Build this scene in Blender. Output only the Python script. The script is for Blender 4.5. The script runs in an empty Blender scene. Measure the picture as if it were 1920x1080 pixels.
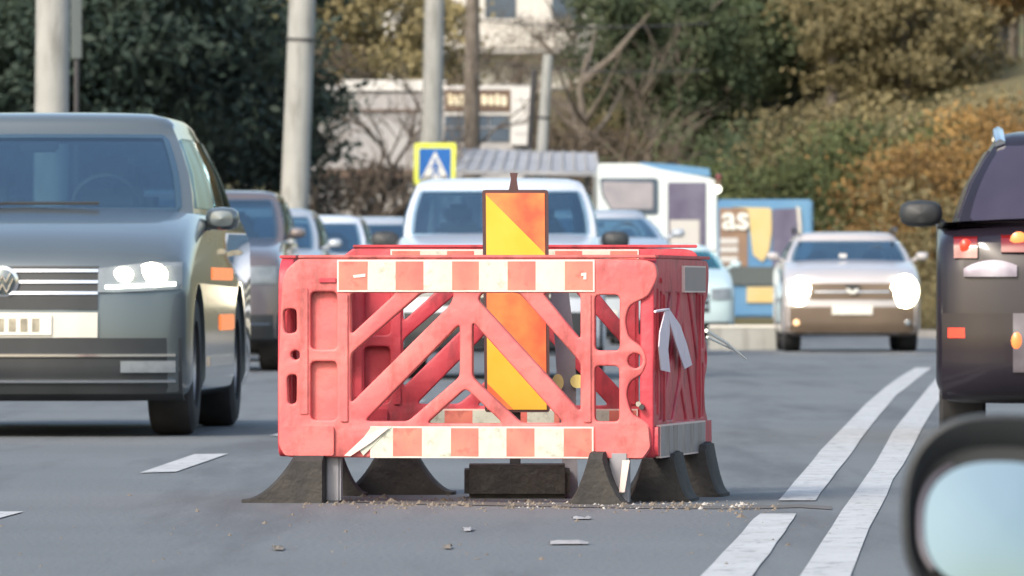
import bpy, bmesh, math, random
from mathutils import Vector, Matrix
random.seed(7)
S = bpy.context.scene
COL = S.collection
F = 15000.0          # focal length in photograph pixels
CH = 0.75            # eye height above the level part of the road
# ------------------------------------------------------------------ camera, sky, sun, exposure
cam = bpy.data.cameras.new('camera'); cam_o = bpy.data.objects.new('camera', cam); COL.objects.link(cam_o)
cam.sensor_width = 36; cam.lens = F / 1920 * 36
cam.clip_start = 0.5; cam.clip_end = 3000
cam_o.location = (0, 0, CH); cam_o.rotation_euler = (math.pi / 2 + 14 / F, 0, 0)
cam.dof.use_dof = True; cam.dof.focus_distance = 29.0; cam.dof.aperture_fstop = 11.5
S.camera = cam_o
w = bpy.data.worlds.new('World'); S.world = w; w.use_nodes = True
nt = w.node_tree; bg = nt.nodes['Background']
sky = nt.nodes.new('ShaderNodeTexSky'); sky.sky_type = 'NISHITA'; sky.sun_disc = False
sky.sun_elevation = math.radians(38); sky.sun_rotation = math.radians(215); sky.air_density = 1.4; sky.dust_density = 4.0; sky.ozone_density = 1.0
nt.links.new(sky.outputs[0], bg.inputs[0]); bg.inputs[1].default_value = 0.13
sun = bpy.data.lights.new('sun', 'SUN'); sun.energy = 1.5; sun.angle = math.radians(12); sun.color = (1.0, 0.93, 0.84)
sun_o = bpy.data.objects.new('sun', sun); COL.objects.link(sun_o)
_az = math.radians(215); _el = math.radians(38)
sun_dir = Vector((math.sin(_az) * math.cos(_el), math.cos(_az) * math.cos(_el), math.sin(_el)))
sun_o.rotation_euler = sun_dir.to_track_quat('Z', 'Y').to_euler()
S.view_settings.view_transform = 'Standard'; S.view_settings.look = 'None'
S.view_settings.exposure = 1.0; S.view_settings.gamma = 1.0; S.view_settings.use_curve_mapping = False
S.cycles.use_denoising = True; S.cycles.max_bounces = 5; S.cycles.diffuse_bounces = 2; S.cycles.glossy_bounces = 3
S.cycles.transmission_bounces = 2; S.cycles.transparent_max_bounces = 12

# ------------------------------------------------------------------ materials
def mat(name, col, rough=0.6, metal=0.0, spec=0.5, coat=0.0, var=None, scale=4.0, amt=0.5, bump=0.0, bscale=None, emis=None, estr=0.0, detail=4.0, rand=0.0, grime=None, gscale=20, gcut=.60, gstretch=(1, 1, 1), gamt=.6):
    m = bpy.data.materials.new(name); m.use_nodes = True
    t = m.node_tree; b = t.nodes['Principled BSDF']
    b.inputs['Base Color'].default_value = (*col, 1); b.inputs['Roughness'].default_value = rough
    b.inputs['Metallic'].default_value = metal; b.inputs['Specular IOR Level'].default_value = spec
    b.inputs['Coat Weight'].default_value = coat; b.inputs['Coat Roughness'].default_value = 0.06
    tc = t.nodes.new('ShaderNodeTexCoord')
    if var is not None:
        n = t.nodes.new('ShaderNodeTexNoise'); n.inputs['Scale'].default_value = scale; n.inputs['Detail'].default_value = detail
        t.links.new(tc.outputs['Object'], n.inputs['Vector'])
        r = t.nodes.new('ShaderNodeMapRange'); r.inputs['From Min'].default_value = 0.5 - amt / 2; r.inputs['From Max'].default_value = 0.5 + amt / 2
        t.links.new(n.outputs['Fac'], r.inputs['Value'])
        mx = t.nodes.new('ShaderNodeMix'); mx.data_type = 'RGBA'
        t.links.new(r.outputs[0], mx.inputs['Factor'])
        mx.inputs['A'].default_value = (*col, 1); mx.inputs['B'].default_value = (*var, 1)
        out = mx.outputs['Result']
        if rand:
            oi = t.nodes.new('ShaderNodeObjectInfo'); h = t.nodes.new('ShaderNodeHueSaturation')
            r2 = t.nodes.new('ShaderNodeMapRange'); r2.inputs['To Min'].default_value = 1 - rand; r2.inputs['To Max'].default_value = 1 + rand
            t.links.new(oi.outputs['Random'], r2.inputs['Value']); t.links.new(r2.outputs[0], h.inputs['Value'])
            t.links.new(out, h.inputs['Color']); out = h.outputs[0]
        if grime:
            mp = t.nodes.new('ShaderNodeMapping'); mp.inputs['Scale'].default_value = gstretch; t.links.new(tc.outputs['Object'], mp.inputs['Vector'])
            gn = t.nodes.new('ShaderNodeTexNoise'); gn.inputs['Scale'].default_value = gscale; gn.inputs['Detail'].default_value = 9; gn.inputs['Roughness'].default_value = .65
            t.links.new(mp.outputs[0], gn.inputs['Vector'])
            gr = t.nodes.new('ShaderNodeMapRange'); gr.inputs['From Min'].default_value = gcut - .03; gr.inputs['From Max'].default_value = gcut + .10; gr.inputs['To Max'].default_value = gamt
            t.links.new(gn.outputs['Fac'], gr.inputs['Value'])
            gx = t.nodes.new('ShaderNodeMix'); gx.data_type = 'RGBA'; t.links.new(gr.outputs[0], gx.inputs['Factor'])
            t.links.new(out, gx.inputs['A']); gx.inputs['B'].default_value = (*grime, 1); out = gx.outputs['Result']
        t.links.new(out, b.inputs['Base Color'])
    if bump:
        n2 = t.nodes.new('ShaderNodeTexNoise'); n2.inputs['Scale'].default_value = bscale or scale * 6; n2.inputs['Detail'].default_value = 5
        t.links.new(tc.outputs['Object'], n2.inputs['Vector'])
        bp = t.nodes.new('ShaderNodeBump'); bp.inputs['Strength'].default_value = bump; bp.inputs['Distance'].default_value = 0.02
        t.links.new(n2.outputs['Fac'], bp.inputs['Height']); t.links.new(bp.outputs[0], b.inputs['Normal'])
    if emis:
        b.inputs['Emission Color'].default_value = (*emis, 1); b.inputs['Emission Strength'].default_value = estr
    return m
M = {}
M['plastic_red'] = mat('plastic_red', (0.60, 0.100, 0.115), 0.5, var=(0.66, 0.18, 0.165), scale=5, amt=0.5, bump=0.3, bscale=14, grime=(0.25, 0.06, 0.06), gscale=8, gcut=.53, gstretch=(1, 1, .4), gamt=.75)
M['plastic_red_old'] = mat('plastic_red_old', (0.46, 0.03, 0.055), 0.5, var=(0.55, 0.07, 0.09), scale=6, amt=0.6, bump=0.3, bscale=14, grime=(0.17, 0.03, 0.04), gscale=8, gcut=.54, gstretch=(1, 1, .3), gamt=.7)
M['tape_red'] = mat('tape_red', (0.62, 0.13, 0.12), 0.35, var=(0.68, 0.23, 0.17), scale=7, amt=0.4, grime=(0.40, 0.10, 0.09), gscale=20, gcut=.57, gamt=.7)
M['tape_white'] = mat('tape_white', (0.60, 0.62, 0.53), 0.35, var=(0.47, 0.50, 0.44), scale=14, amt=0.5, grime=(0.24, 0.23, 0.19), gscale=22, gcut=.58, gamt=.7)
M['tape_edge'] = mat('tape_edge', (0.70, 0.62, 0.60), 0.4, var=(0.75, 0.55, 0.5), scale=20)
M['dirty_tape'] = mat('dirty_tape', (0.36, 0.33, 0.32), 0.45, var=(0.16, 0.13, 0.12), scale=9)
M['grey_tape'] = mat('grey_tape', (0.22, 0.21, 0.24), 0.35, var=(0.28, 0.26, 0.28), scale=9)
M['rubber'] = mat('rubber', (0.016, 0.016, 0.018), 0.8, var=(0.055, 0.051, 0.046), scale=7, amt=0.5, bump=0.4, bscale=40)
M['pvc_grey'] = mat('pvc_grey', (0.20, 0.20, 0.23), 0.6, var=(0.32, 0.32, 0.35), scale=12)
M['sign_yellow'] = mat('sign_yellow', (0.85, 0.42, 0.03), 0.4, var=(0.88, 0.50, 0.06), scale=8)
M['sign_red'] = mat('sign_red', (0.85, 0.10, 0.05), 0.4, var=(0.88, 0.28, 0.08), scale=7, amt=0.35)
M['board_edge'] = mat('board_edge', (0.05, 0.028, 0.03), 0.6, var=(0.10, 0.04, 0.04), scale=9)
M['blind_grey'] = mat('blind_grey', (0.24, 0.24, 0.27), 0.4, var=(0.36, 0.34, 0.37), scale=3)
M['scrap'] = mat('scrap', (0.34, 0.34, 0.36), 0.8, var=(0.25, 0.25, 0.26), scale=20)
M['ribbon'] = mat('ribbon', (0.80, 0.72, 0.78), 0.6, var=(0.7, 0.6, 0.68), scale=12)
M['asphalt'] = mat('asphalt', (0.108, 0.120, 0.131), 0.7, var=(0.138, 0.152, 0.164), scale=0.45, amt=0.5, bump=0.5, bscale=45, spec=0.4, grime=(0.075, 0.08, 0.088), gscale=1.3, gcut=.53, gstretch=(1, .07, 1), gamt=.8, detail=9)
M['asphalt_seam'] = mat('asphalt_seam', (0.10, 0.105, 0.11), 0.85, var=(0.08, 0.075, 0.07), scale=3)
M['dirt'] = mat('dirt', (0.10, 0.085, 0.07), 0.95, var=(0.2, 0.17, 0.14), scale=9)
M['paint_line'] = mat('paint_line', (0.46, 0.48, 0.50), 0.6, var=(0.33, 0.34, 0.35), scale=2.4, amt=0.55, bump=0.3, bscale=40, detail=8, grime=(0.15, 0.155, 0.16), gscale=14, gcut=.57, gstretch=(1, .35, 1), gamt=.8)
M['pavement'] = mat('pavement', (0.22, 0.21, 0.2), 0.85, var=(0.3, 0.29, 0.27), scale=1.2)
M['kerb'] = mat('kerb', (0.42, 0.41, 0.39), 0.8, var=(0.3, 0.29, 0.28), scale=3)
M['grass_dry'] = mat('grass_dry', (0.13, 0.10, 0.05), 0.95, var=(0.07, 0.085, 0.035), scale=0.5, bump=0.6, bscale=8)
M['concrete'] = mat('concrete', (0.27, 0.28, 0.27), 0.85, var=(0.34, 0.35, 0.34), scale=2.2, bump=0.15, bscale=30, grime=(0.15, 0.15, 0.14), gscale=3, gcut=.55, gstretch=(2, 2, .3), gamt=.7)
M['steel_dark'] = mat('steel_dark', (0.03, 0.03, 0.035), 0.5, var=(0.05, 0.05, 0.055), scale=6)
M['bark'] = mat('bark', (0.09, 0.075, 0.06), 0.9, var=(0.2, 0.175, 0.15), scale=5, bump=0.8, bscale=25)
M['twig'] = mat('twig', (0.10, 0.075, 0.055), 0.9, var=(0.18, 0.15, 0.12), scale=2)
def leafm(n, a, b, sc=0.7): return mat(n, a, 0.7, var=b, scale=sc, amt=0.35, rand=0.3, detail=5, spec=0.25)
M['leaf_dark'] = leafm('leaf_dark', (0.010, 0.021, 0.019), (0.040, 0.060, 0.044))
M['leaf_olive'] = leafm('leaf_olive', (0.045, 0.075, 0.032), (0.13, 0.14, 0.055))
M['leaf_green'] = leafm('leaf_green', (0.030, 0.052, 0.030), (0.085, 0.105, 0.052))
M['leaf_rust'] = leafm('leaf_rust', (0.17, 0.105, 0.045), (0.34, 0.21, 0.07))
M['leaf_brown'] = leafm('leaf_brown', (0.12, 0.105, 0.055), (0.20, 0.17, 0.085))
M['leaf_umber'] = leafm('leaf_umber', (0.055, 0.045, 0.035), (0.13, 0.105, 0.08))
M['render_white'] = mat('render_white', (0.66, 0.66, 0.64), 0.8, var=(0.56, 0.56, 0.55), scale=1.2)
M['render_grey'] = mat('render_grey', (0.42, 0.42, 0.42), 0.8, var=(0.30, 0.30, 0.31), scale=1.0)
M['roof_sheet'] = mat('roof_sheet', (0.25, 0.26, 0.28), 0.5, var=(0.4, 0.41, 0.43), scale=1.6)
M['fascia_brown'] = mat('fascia_brown', (0.11, 0.07, 0.055), 0.6, var=(0.16, 0.11, 0.08), scale=3)
M['letter_cream'] = mat('letter_cream', (0.80, 0.68, 0.40), 0.5, var=(0.85, 0.8, 0.65), scale=3)
M['window_dark'] = mat('window_dark', (0.04, 0.06, 0.09), 0.12, var=(0.10, 0.14, 0.19), scale=0.8)
M['panel_pale'] = mat('panel_pale', (0.56, 0.55, 0.53), 0.6, var=(0.48, 0.48, 0.46), scale=1.4)
M['glass'] = mat('glass', (0.050, 0.085, 0.115), 0.10, var=(0.10, 0.145, 0.185), scale=1.3, amt=0.5, spec=0.9)
def glassm(name, tint, refl):
    m = bpy.data.materials.new(name); m.use_nodes = True; t = m.node_tree; t.nodes.remove(t.nodes['Principled BSDF'])
    tr = t.nodes.new('ShaderNodeBsdfTransparent'); tr.inputs[0].default_value = (*tint, 1)
    gl = t.nodes.new('ShaderNodeBsdfGlossy'); gl.inputs['Roughness'].default_value = .05; gl.inputs['Color'].default_value = (*refl, 1)
    lw = t.nodes.new('ShaderNodeLayerWeight'); lw.inputs['Blend'].default_value = .45
    mr = t.nodes.new('ShaderNodeMapRange'); mr.inputs['To Min'].default_value = .10; mr.inputs['To Max'].default_value = .48; t.links.new(lw.outputs['Facing'], mr.inputs['Value'])
    mx = t.nodes.new('ShaderNodeMixShader'); t.links.new(mr.outputs[0], mx.inputs[0]); t.links.new(tr.outputs[0], mx.inputs[1]); t.links.new(gl.outputs[0], mx.inputs[2])
    t.links.new(mx.outputs[0], t.nodes['Material Output'].inputs['Surface']); return m
M['glass'] = glassm('glass', (.66, .78, .82), (.72, .84, .90))
M['seat_dark'] = mat('seat_dark', (0.035, 0.045, 0.055), 0.8, var=(0.07, 0.08, 0.09), scale=4)
M['glass_teal'] = glassm('glass_teal', (.5, .75, .75), (.6, .9, .9))
M['paint_slate'] = mat('paint_slate', (0.125, 0.155, 0.168), 0.28, metal=0.5, coat=1.0, var=(0.15, 0.178, 0.188), scale=1)
M['paint_maroon'] = mat('paint_maroon', (0.17, 0.15, 0.155), 0.2, metal=0.5, coat=1.0, var=(0.24, 0.20, 0.20), scale=2)
M['paint_white'] = mat('paint_white', (0.42, 0.48, 0.57), 0.35, coat=1.0, var=(0.58, 0.62, 0.70), scale=1)
M['paint_lilac'] = mat('paint_lilac', (0.50, 0.48, 0.49), 0.35, metal=0.2, coat=1.0, var=(0.44, 0.42, 0.42), scale=1)
M['glass_dark'] = mat('glass_dark', (0.03, 0.025, 0.045), 0.12, var=(0.05, 0.045, 0.07), scale=2, spec=0.5)
M['paint_silver'] = mat('paint_silver', (0.45, 0.50, 0.56), 0.35, metal=0.4, coat=1.0, var=(0.40, 0.45, 0.52), scale=1)
M['paint_pale'] = mat('paint_pale', (0.50, 0.63, 0.66), 0.35, coat=1.0, var=(0.42, 0.56, 0.60), scale=1)
M['paint_bus'] = mat('paint_bus', (0.68, 0.76, 0.78), 0.4, coat=0.6, var=(0.60, 0.68, 0.70), scale=1)
M['paint_night'] = mat('paint_night', (0.010, 0.008, 0.014), 0.3, metal=0.0, coat=0.35, spec=0.3, var=(0.018, 0.014, 0.022), scale=2)
M['paint_blue'] = mat('paint_blue', (0.08, 0.22, 0.42), 0.4, coat=0.3, var=(0.14, 0.30, 0.46), scale=1)
M['panel_yellow'] = mat('panel_yellow', (0.62, 0.45, 0.17), 0.5, var=(0.60, 0.50, 0.27), scale=2)
M['panel_violet'] = mat('panel_violet', (0.09, 0.08, 0.14), 0.3, var=(0.17, 0.17, 0.24), scale=2)
M['panel_brown'] = mat('panel_brown', (0.30, 0.19, 0.12), 0.5, var=(0.22, 0.15, 0.11), scale=2)
M['trim_black'] = mat('trim_black', (0.022, 0.026, 0.03), 0.55, var=(0.035, 0.04, 0.045), scale=4)
M['trim_brown'] = mat('trim_brown', (0.10, 0.072, 0.05), 0.7, var=(0.16, 0.12, 0.085), scale=1.5)
M['chrome'] = mat('chrome', (0.80, 0.83, 0.86), 0.15, metal=1.0, var=(0.7, 0.73, 0.76), scale=4)
M['chrome_dull'] = mat('chrome_dull', (0.22, 0.22, 0.26), 0.3, metal=0.8, var=(0.10, 0.09, 0.12), scale=7)
M['cream_trim_and_sheen'] = mat('cream_trim_and_sheen', (0.62, 0.60, 0.54), 0.3, coat=0.5, var=(0.5, 0.49, 0.45), scale=5)
M['plate'] = mat('plate', (0.75, 0.74, 0.68), 0.4, var=(0.62, 0.60, 0.53), scale=10)
M['plate_mark'] = mat('plate_mark', (0.16, 0.15, 0.12), 0.5, var=(0.4, 0.37, 0.28), scale=20)
M['tyre'] = mat('tyre', (0.02, 0.02, 0.022), 0.85, var=(0.04, 0.04, 0.042), scale=8)
M['alloy'] = mat('alloy', (0.45, 0.47, 0.50), 0.35, metal=0.8, var=(0.3, 0.32, 0.34), scale=5)
M['lamp_glass'] = mat('lamp_glass', (0.26, 0.29, 0.32), 0.12, var=(0.14, 0.17, 0.19), scale=9, spec=0.9)
M['lamp_on'] = mat('lamp_on', (0.9, 0.9, 0.85), 0.3, var=(0.8, 0.8, 0.75), scale=5, emis=(1.0, 0.97, 0.82), estr=2.6)
M['lamp_beam'] = mat('lamp_beam', (0.9, 0.9, 0.85), 0.3, var=(0.8, 0.8, 0.75), scale=5, emis=(1.0, 0.86, 0.60), estr=9)
M['lamp_warm'] = mat('lamp_warm', (0.8, 0.5, 0.3), 0.4, var=(0.7, 0.4, 0.2), scale=5, emis=(1.0, 0.6, 0.28), estr=0.8)
M['glow_orange'] = mat('glow_orange', (0.9, 0.25, 0.06), 0.3, var=(0.7, 0.12, 0.04), scale=14, emis=(1.0, 0.30, 0.08), estr=0.35)
M['lamp_red'] = mat('lamp_red', (0.6, 0.02, 0.01), 0.3, var=(0.5, 0.01, 0.01), scale=9, emis=(1.0, 0.06, 0.02), estr=0.6)
M['lens_red'] = mat('lens_red', (0.14, 0.008, 0.008), 0.3, var=(0.2, 0.01, 0.01), scale=9, coat=1.0)
M['mirror'] = mat('mirror', (0.26, 0.34, 0.38), 0.06, metal=1.0, var=(0.23, 0.31, 0.35), scale=3)
M['sign_lime'] = mat('sign_lime', (0.78, 0.85, 0.05), 0.4, var=(0.85, 0.88, 0.2), scale=8)
M['sign_blue'] = mat('sign_blue', (0.015, 0.12, 0.42), 0.4, var=(0.02, 0.16, 0.5), scale=8)
M['sign_white'] = mat('sign_white', (0.8, 0.8, 0.76), 0.4, var=(0.74, 0.73, 0.66), scale=8)
M['canvas'] = mat('canvas', (0.66, 0.56, 0.40), 0.7, var=(0.50, 0.42, 0.31), scale=9, bump=0.5, bscale=25)
M['yellow_lens'] = mat('yellow_lens', (0.85, 0.75, 0.22), 0.3, var=(0.85, 0.80, 0.4), scale=12)

# ------------------------------------------------------------------ helpers
def W(px, py, s): return Vector(((px - 960) / s, F / s, CH - (py - 554) / s))
def mesh_obj(name, verts, faces, m, parent=None, smooth=True, loc=None):
    assert max(max(q) for q in faces) < len(verts), name
    me = bpy.data.meshes.new(name); me.from_pydata([tuple(v) for v in verts], [], faces); me.validate(); me.update()
    bm = bmesh.new(); bm.from_mesh(me); bmesh.ops.recalc_face_normals(bm, faces=bm.faces); bm.to_mesh(me); bm.free()
    me.materials.append(M[m] if isinstance(m, str) else m)
    if smooth:
        me.polygons.foreach_set('use_smooth', [True] * len(me.polygons))
        try: me.set_sharp_from_angle(angle=math.radians(38))
        except Exception: pass
    o = bpy.data.objects.new(name, me); COL.objects.link(o)
    if parent: o.parent = parent
    if loc is not None: o.location = loc
    return o
def tag(o, label, cat, group=None):
    o['label'] = label; o['category'] = cat
    if group: o['group'] = group
    return o
def empty(name, label, cat, loc=(0, 0, 0), rz=0, group=None):
    o = bpy.data.objects.new(name, None); COL.objects.link(o); o.location = loc; o.rotation_euler = (0, 0, rz); o.empty_display_size = 0.2
    return tag(o, label, cat, group)
def struct(o, kind='structure'): o['kind'] = kind; return o
class G:
    def __init__(s): s.v = []; s.f = []
    def add(s, v, f):
        n = len(s.v); s.v += [Vector(a) for a in v]; s.f += [[i + n for i in q] for q in f]; return s
    def box(s, a, b, bev=0.0):
        bm = bmesh.new(); bmesh.ops.create_cube(bm, size=1)
        c = [(a[i] + b[i]) / 2 for i in range(3)]; d = [abs(b[i] - a[i]) for i in range(3)]
        for v in bm.verts: v.co = Vector((c[0] + v.co.x * d[0], c[1] + v.co.y * d[1], c[2] + v.co.z * d[2]))
        if bev: bmesh.ops.bevel(bm, geom=bm.edges[:], offset=bev, segments=2, affect='EDGES', clamp_overlap=True)
        bm.verts.index_update(); s.add([v.co.copy() for v in bm.verts], [[v.index for v in f.verts] for f in bm.faces]); bm.free(); return s
    def tube(s, pts, rad, n=8, cap=True):
        base = len(s.v); pts = [Vector(p) for p in pts]
        for i, p in enumerate(pts):
            d = (pts[min(i + 1, len(pts) - 1)] - pts[max(i - 1, 0)]).normalized()
            a = d.cross(Vector((0, 1, 0)) if abs(d.y) < .9 else Vector((1, 0, 0))).normalized(); b = d.cross(a)
            r = rad[i] if isinstance(rad, (list, tuple)) else rad
            for k in range(n):
                t = 2 * math.pi * k / n; s.v.append(p + a * r * math.cos(t) + b * r * math.sin(t))
        for i in range(len(pts) - 1):
            for k in range(n):
                s.f.append([base + i * n + k, base + i * n + (k + 1) % n, base + (i + 1) * n + (k + 1) % n, base + (i + 1) * n + k])
        if cap: s.f.append([base + k for k in range(n)][::-1]); s.f.append([base + (len(pts) - 1) * n + k for k in range(n)])
        return s
    def prism(s, poly, y0, y1):        # polygon in x,z extruded in y
        n = len(poly); v = [(x, y0, z) for x, z in poly] + [(x, y1, z) for x, z in poly]
        f = [list(range(n)), list(range(2 * n - 1, n - 1, -1))] + [[i, (i + 1) % n, n + (i + 1) % n, n + i] for i in range(n)]
        return s.add(v, f)
    def obj(s, name, m, parent=None, smooth=True, loc=None): return mesh_obj(name, s.v, s.f, m, parent, smooth, loc)
def rounded(pts, r, n=4):
    out = []; L = len(pts)
    for i in range(L):
        p = Vector(pts[i]); a = Vector(pts[i - 1]); b = Vector(pts[(i + 1) % L])
        da = (a - p); db = (b - p); rr = min(r, da.length * .45, db.length * .45)
        p0 = p + da.normalized() * rr; p1 = p + db.normalized() * rr
        for k in range(n + 1):
            t = k / n; out.append(tuple(p0 * (1 - t) ** 2 + p * 2 * t * (1 - t) + p1 * t * t))
    return out
def plate_with_holes(name, outline, holes, th, bev, m, parent, y=0.0):
    cu = bpy.data.curves.new(name, 'CURVE'); cu.dimensions = '2D'; cu.fill_mode = 'BOTH'
    for poly in [outline] + holes:
        sp = cu.splines.new('POLY'); sp.points.add(len(poly) - 1); sp.use_cyclic_u = True
        for i, (a, b) in enumerate(poly): sp.points[i].co = (a, b, 0, 1)
    cu.extrude = th / 2 - bev; cu.bevel_depth = bev; cu.bevel_resolution = 2; cu.offset = -bev
    t = bpy.data.objects.new('tmp', cu); COL.objects.link(t)
    dg = bpy.context.evaluated_depsgraph_get(); me = bpy.data.meshes.new_from_object(t.evaluated_get(dg))
    COL.objects.unlink(t); bpy.data.objects.remove(t)
    v = [(p.co.x, y - p.co.z, p.co.y) for p in me.vertices]; f = [list(p.vertices) for p in me.polygons]
    o = mesh_obj(name, v, f, m, parent); bm = bmesh.new(); bm.from_mesh(o.data); bmesh.ops.remove_doubles(bm, verts=bm.verts, dist=0.0003)
    bmesh.ops.recalc_face_normals(bm, faces=bm.faces); bm.to_mesh(o.data); bm.free()
    o.data.polygons.foreach_set('use_smooth', [True] * len(o.data.polygons)); o.data.set_sharp_from_angle(angle=math.radians(38))
    bpy.data.meshes.remove(me)
    return o

# ------------------------------------------------------------------ ground, road, markings
def sstep(t): t = max(0, min(1, t)); return t * t * (3 - 2 * t)
def zg(Y): return -0.6 * (1 - sstep((Y - 11) / 9.5))
def road_x(Y, lat): return 0.0587 * Y + lat - (0.0013 * (Y - 90) ** 2 if Y > 90 else 0)
YS = [-60, -30, -10, 0] + [2 * k for k in range(1, 13)] + list(range(26, 60, 3)) + list(range(60, 230, 6))
def sheet(name, l0, l1, dz, m, ys=YS, kind='structure'):
    v = []; f = []
    for Y in ys: v += [(road_x(Y, l0), Y, zg(Y) + dz), (road_x(Y, l1), Y, zg(Y) + dz)]
    for i in range(len(ys) - 1): f.append([2 * i, 2 * i + 1, 2 * i + 3, 2 * i + 2])
    o = mesh_obj(name, v, f, m, smooth=False); o['kind'] = kind; return o
v = []; f = []
gy = [-300, -100] + YS + [260, 400, 900, 2500]; gx = [-2500, -600, -150, -40, 0, 40, 150, 600, 2500]
for Y in gy:
    for X in gx: v.append((X, Y, zg(Y) - 0.03))
for i in range(len(gy) - 1):
    for j in range(len(gx) - 1): a = i * len(gx) + j; f.append([a, a + 1, a + len(gx) + 1, a + len(gx)])
struct(mesh_obj('ground', v, f, 'pavement', smooth=False))
sheet('road', -10.0, 2.6, 0.0, 'asphalt')
def kerb(l0, l1):
    v = []; f = []
    for Y in YS:
        for l, z in ((l0, -0.02), (l0, .13), (l1, .13), (l1, -0.02)): v.append((road_x(Y, l), Y, zg(Y) + z))
    for i in range(len(YS) - 1):
        for k in range(3): a = 4 * i + k; f.append([a, a + 1, a + 5, a + 4])
    struct(mesh_obj('kerb', v, f, 'kerb', smooth=False))
kerb(-10.0, -10.15); kerb(2.6, 2.75)
sheet('pavement', -13.5, -10.15, 0.125, 'pavement'); sheet('pavement', 2.75, 4.2, 0.125, 'pavement')
def gp(px, py, dz=0.004):
    s = (py - 554) / CH; p = W(px, py, s); p.z = zg(p.y) + dz; return p
def marking(left, right, name='lane_line', m='paint_line', dz=0.004, pre=True):
    a = [gp(*p, dz) for p in left]; b = [gp(*p, dz) for p in right]
    if pre:      # carry the line on towards the camera over the dip
        for L in (a, b):
            d = (L[0] - L[1]); d /= d.y; ext = []
            for Y in (4, 8, 10, 12, 14, 16, 18, 20): q = L[0] + d * (Y - L[0].y); q.z = zg(Y) + dz; ext.append(q)
            L[:0] = ext
    v = []; 
    for p, q in zip(a, b): v += [p, q]
    f = [[2 * i, 2 * i + 1, 2 * i + 3, 2 * i + 2] for i in range(len(a) - 1)]
    return struct(mesh_obj(name, v, f, m, smooth=False))
def lerp(a, b, t): return a + (b - a) * t
def resample(pts, ys):
    out = []
    for y in ys:
        for (x0, y0), (x1, y1) in zip(pts, pts[1:]):
            if min(y0, y1) - .01 <= y <= max(y0, y1) + .01: out.append((lerp(x0, x1, (y - y0) / (y1 - y0)), y)); break
    return out
rng = random.Random(3)
def rough(pts, a=2.2): return [(x + rng.uniform(-a, a), y) for x, y in pts]
nearL = [(1317, 1080), (1424, 965)]; nearR = [(1413, 1080), (1494, 965)]
ys = [1080, 1060, 1040, 1020, 1000, 985, 975, 965]
marking(rough(resample(nearL, ys)), rough(resample(nearR, ys)))
farL = [(1459, 940), (1556, 827), (1645, 738), (1692, 703), (1757, 668)]; farR = [(1530, 936.5), (1588, 860), (1674, 747), (1757, 682)]
ys = [940, 925, 905, 885, 865, 845, 825, 800, 780, 760, 742, 725, 710, 700, 690, 679]
A_ = resample(farL, ys); B_ = resample([(1528, 940)] + farR, ys)
n_ = min(len(A_), len(B_)); marking(rough(A_[:n_], 1.6), rough(B_[:n_], 1.6), pre=False)
rL = [(1502, 1080), (1572, 967), (1634, 878), (1689, 788), (1753, 710), (1800, 668)]; rR = [(1594, 1080), (1642, 967), (1673, 905), (1710, 843), (1747, 772), (1760, 750), (1812, 680), (1830, 668)]
ys = [1080, 1050, 1020, 990, 960, 930, 900, 870, 840, 810, 790, 760, 730, 700, 680, 669]
A_ = resample(rL, ys); B_ = resample(rR, ys); n_ = min(len(A_), len(B_)); marking(rough(A_[:n_]), rough(B_[:n_]))
# dashes of the left lane line
for k, (a, b, c, d) in enumerate((((262, 888), (330, 886), (428, 852), (364, 853)), ((-210, 1012), (-140, 1012), (44, 961), (-36, 961)), ((505, 818), (556, 818), (640, 795), (596, 795)), ((690, 768), (730, 768), (800, 752), (766, 752)))):
    marking([a, d], [b, c], pre=False)
# seam across the road with grit lying along it
seam_px = [(600, 934), (620, 936), (800, 942), (1000, 948), (1200, 952), (1400, 952), (1500, 950), (1560, 952)]
sv = []; 
for x, y in seam_px:
    for q in range(1): sv += [gp(x, y - rng.uniform(2, 4), .0025), gp(x, y + rng.uniform(2, 5), .0025)]
struct(mesh_obj('road_seam', sv, [[2 * i, 2 * i + 1, 2 * i + 3, 2 * i + 2] for i in range(len(seam_px) - 1)], 'asphalt_seam', smooth=False))
def grit(n, x0, x1, y, sy, r0, r1, m):
    g = G()
    for i in range(n):
        px = rng.uniform(x0, x1); py = y(px) + rng.gauss(0, sy); p = gp(px, py, 0.0); r = rng.uniform(r0, r1) * (1 if rng.random() < .8 else 2)
        vs = [p + Vector((r * math.cos(t) * rng.uniform(.6, 1.2), r * math.sin(t) * rng.uniform(.6, 1.2), 0)) for t in (0, 1.6, 3.1, 4.7)] + [p + Vector((0, 0, r * .8))]
        g.add(vs, [[0, 1, 4], [1, 2, 4], [2, 3, 4], [3, 0, 4]])
    return struct(g.obj('grit', m, smooth=False), 'stuff')
grit(420, 560, 1460, lambda x: 940 + (x - 560) * .016, 5, .004, .011, 'dirt')
grit(120, 960, 1420, lambda x: 948, 4, .003, .008, 'kerb')
grit(90, 0, 1600, lambda x: 1000, 40, .003, .006, 'dirt')
def litter(px, py, w_, h_, m, label, cat='litter', nm='paper_scrap'):
    p = gp(px, py); g = G(); n = 5; vs = []
    for i in range(n):
        for j in range(3): vs.append((-w_ / 2 + w_ * i / (n - 1) + rng.uniform(-.01, .01), -h_ / 2 + h_ * j / 2 + rng.uniform(-.02, .02), .0005 + (rng.uniform(.002, .012) if j == 1 else 0)))
    g.add(vs, [[i * 3 + j, i * 3 + j + 1, i * 3 + j + 4, i * 3 + j + 3] for i in range(n - 1) for j in range(2)])
    o = g.obj(nm, m, smooth=False, loc=p); tag(o, label, cat)
litter(877, 996, .034, .22, 'scrap', 'small white scrap lying on the asphalt in front of the barrier')
litter(1066, 1021, .11, .16, 'scrap', 'long flat pale scrap on the road, nearest below the black rubber block')
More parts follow.
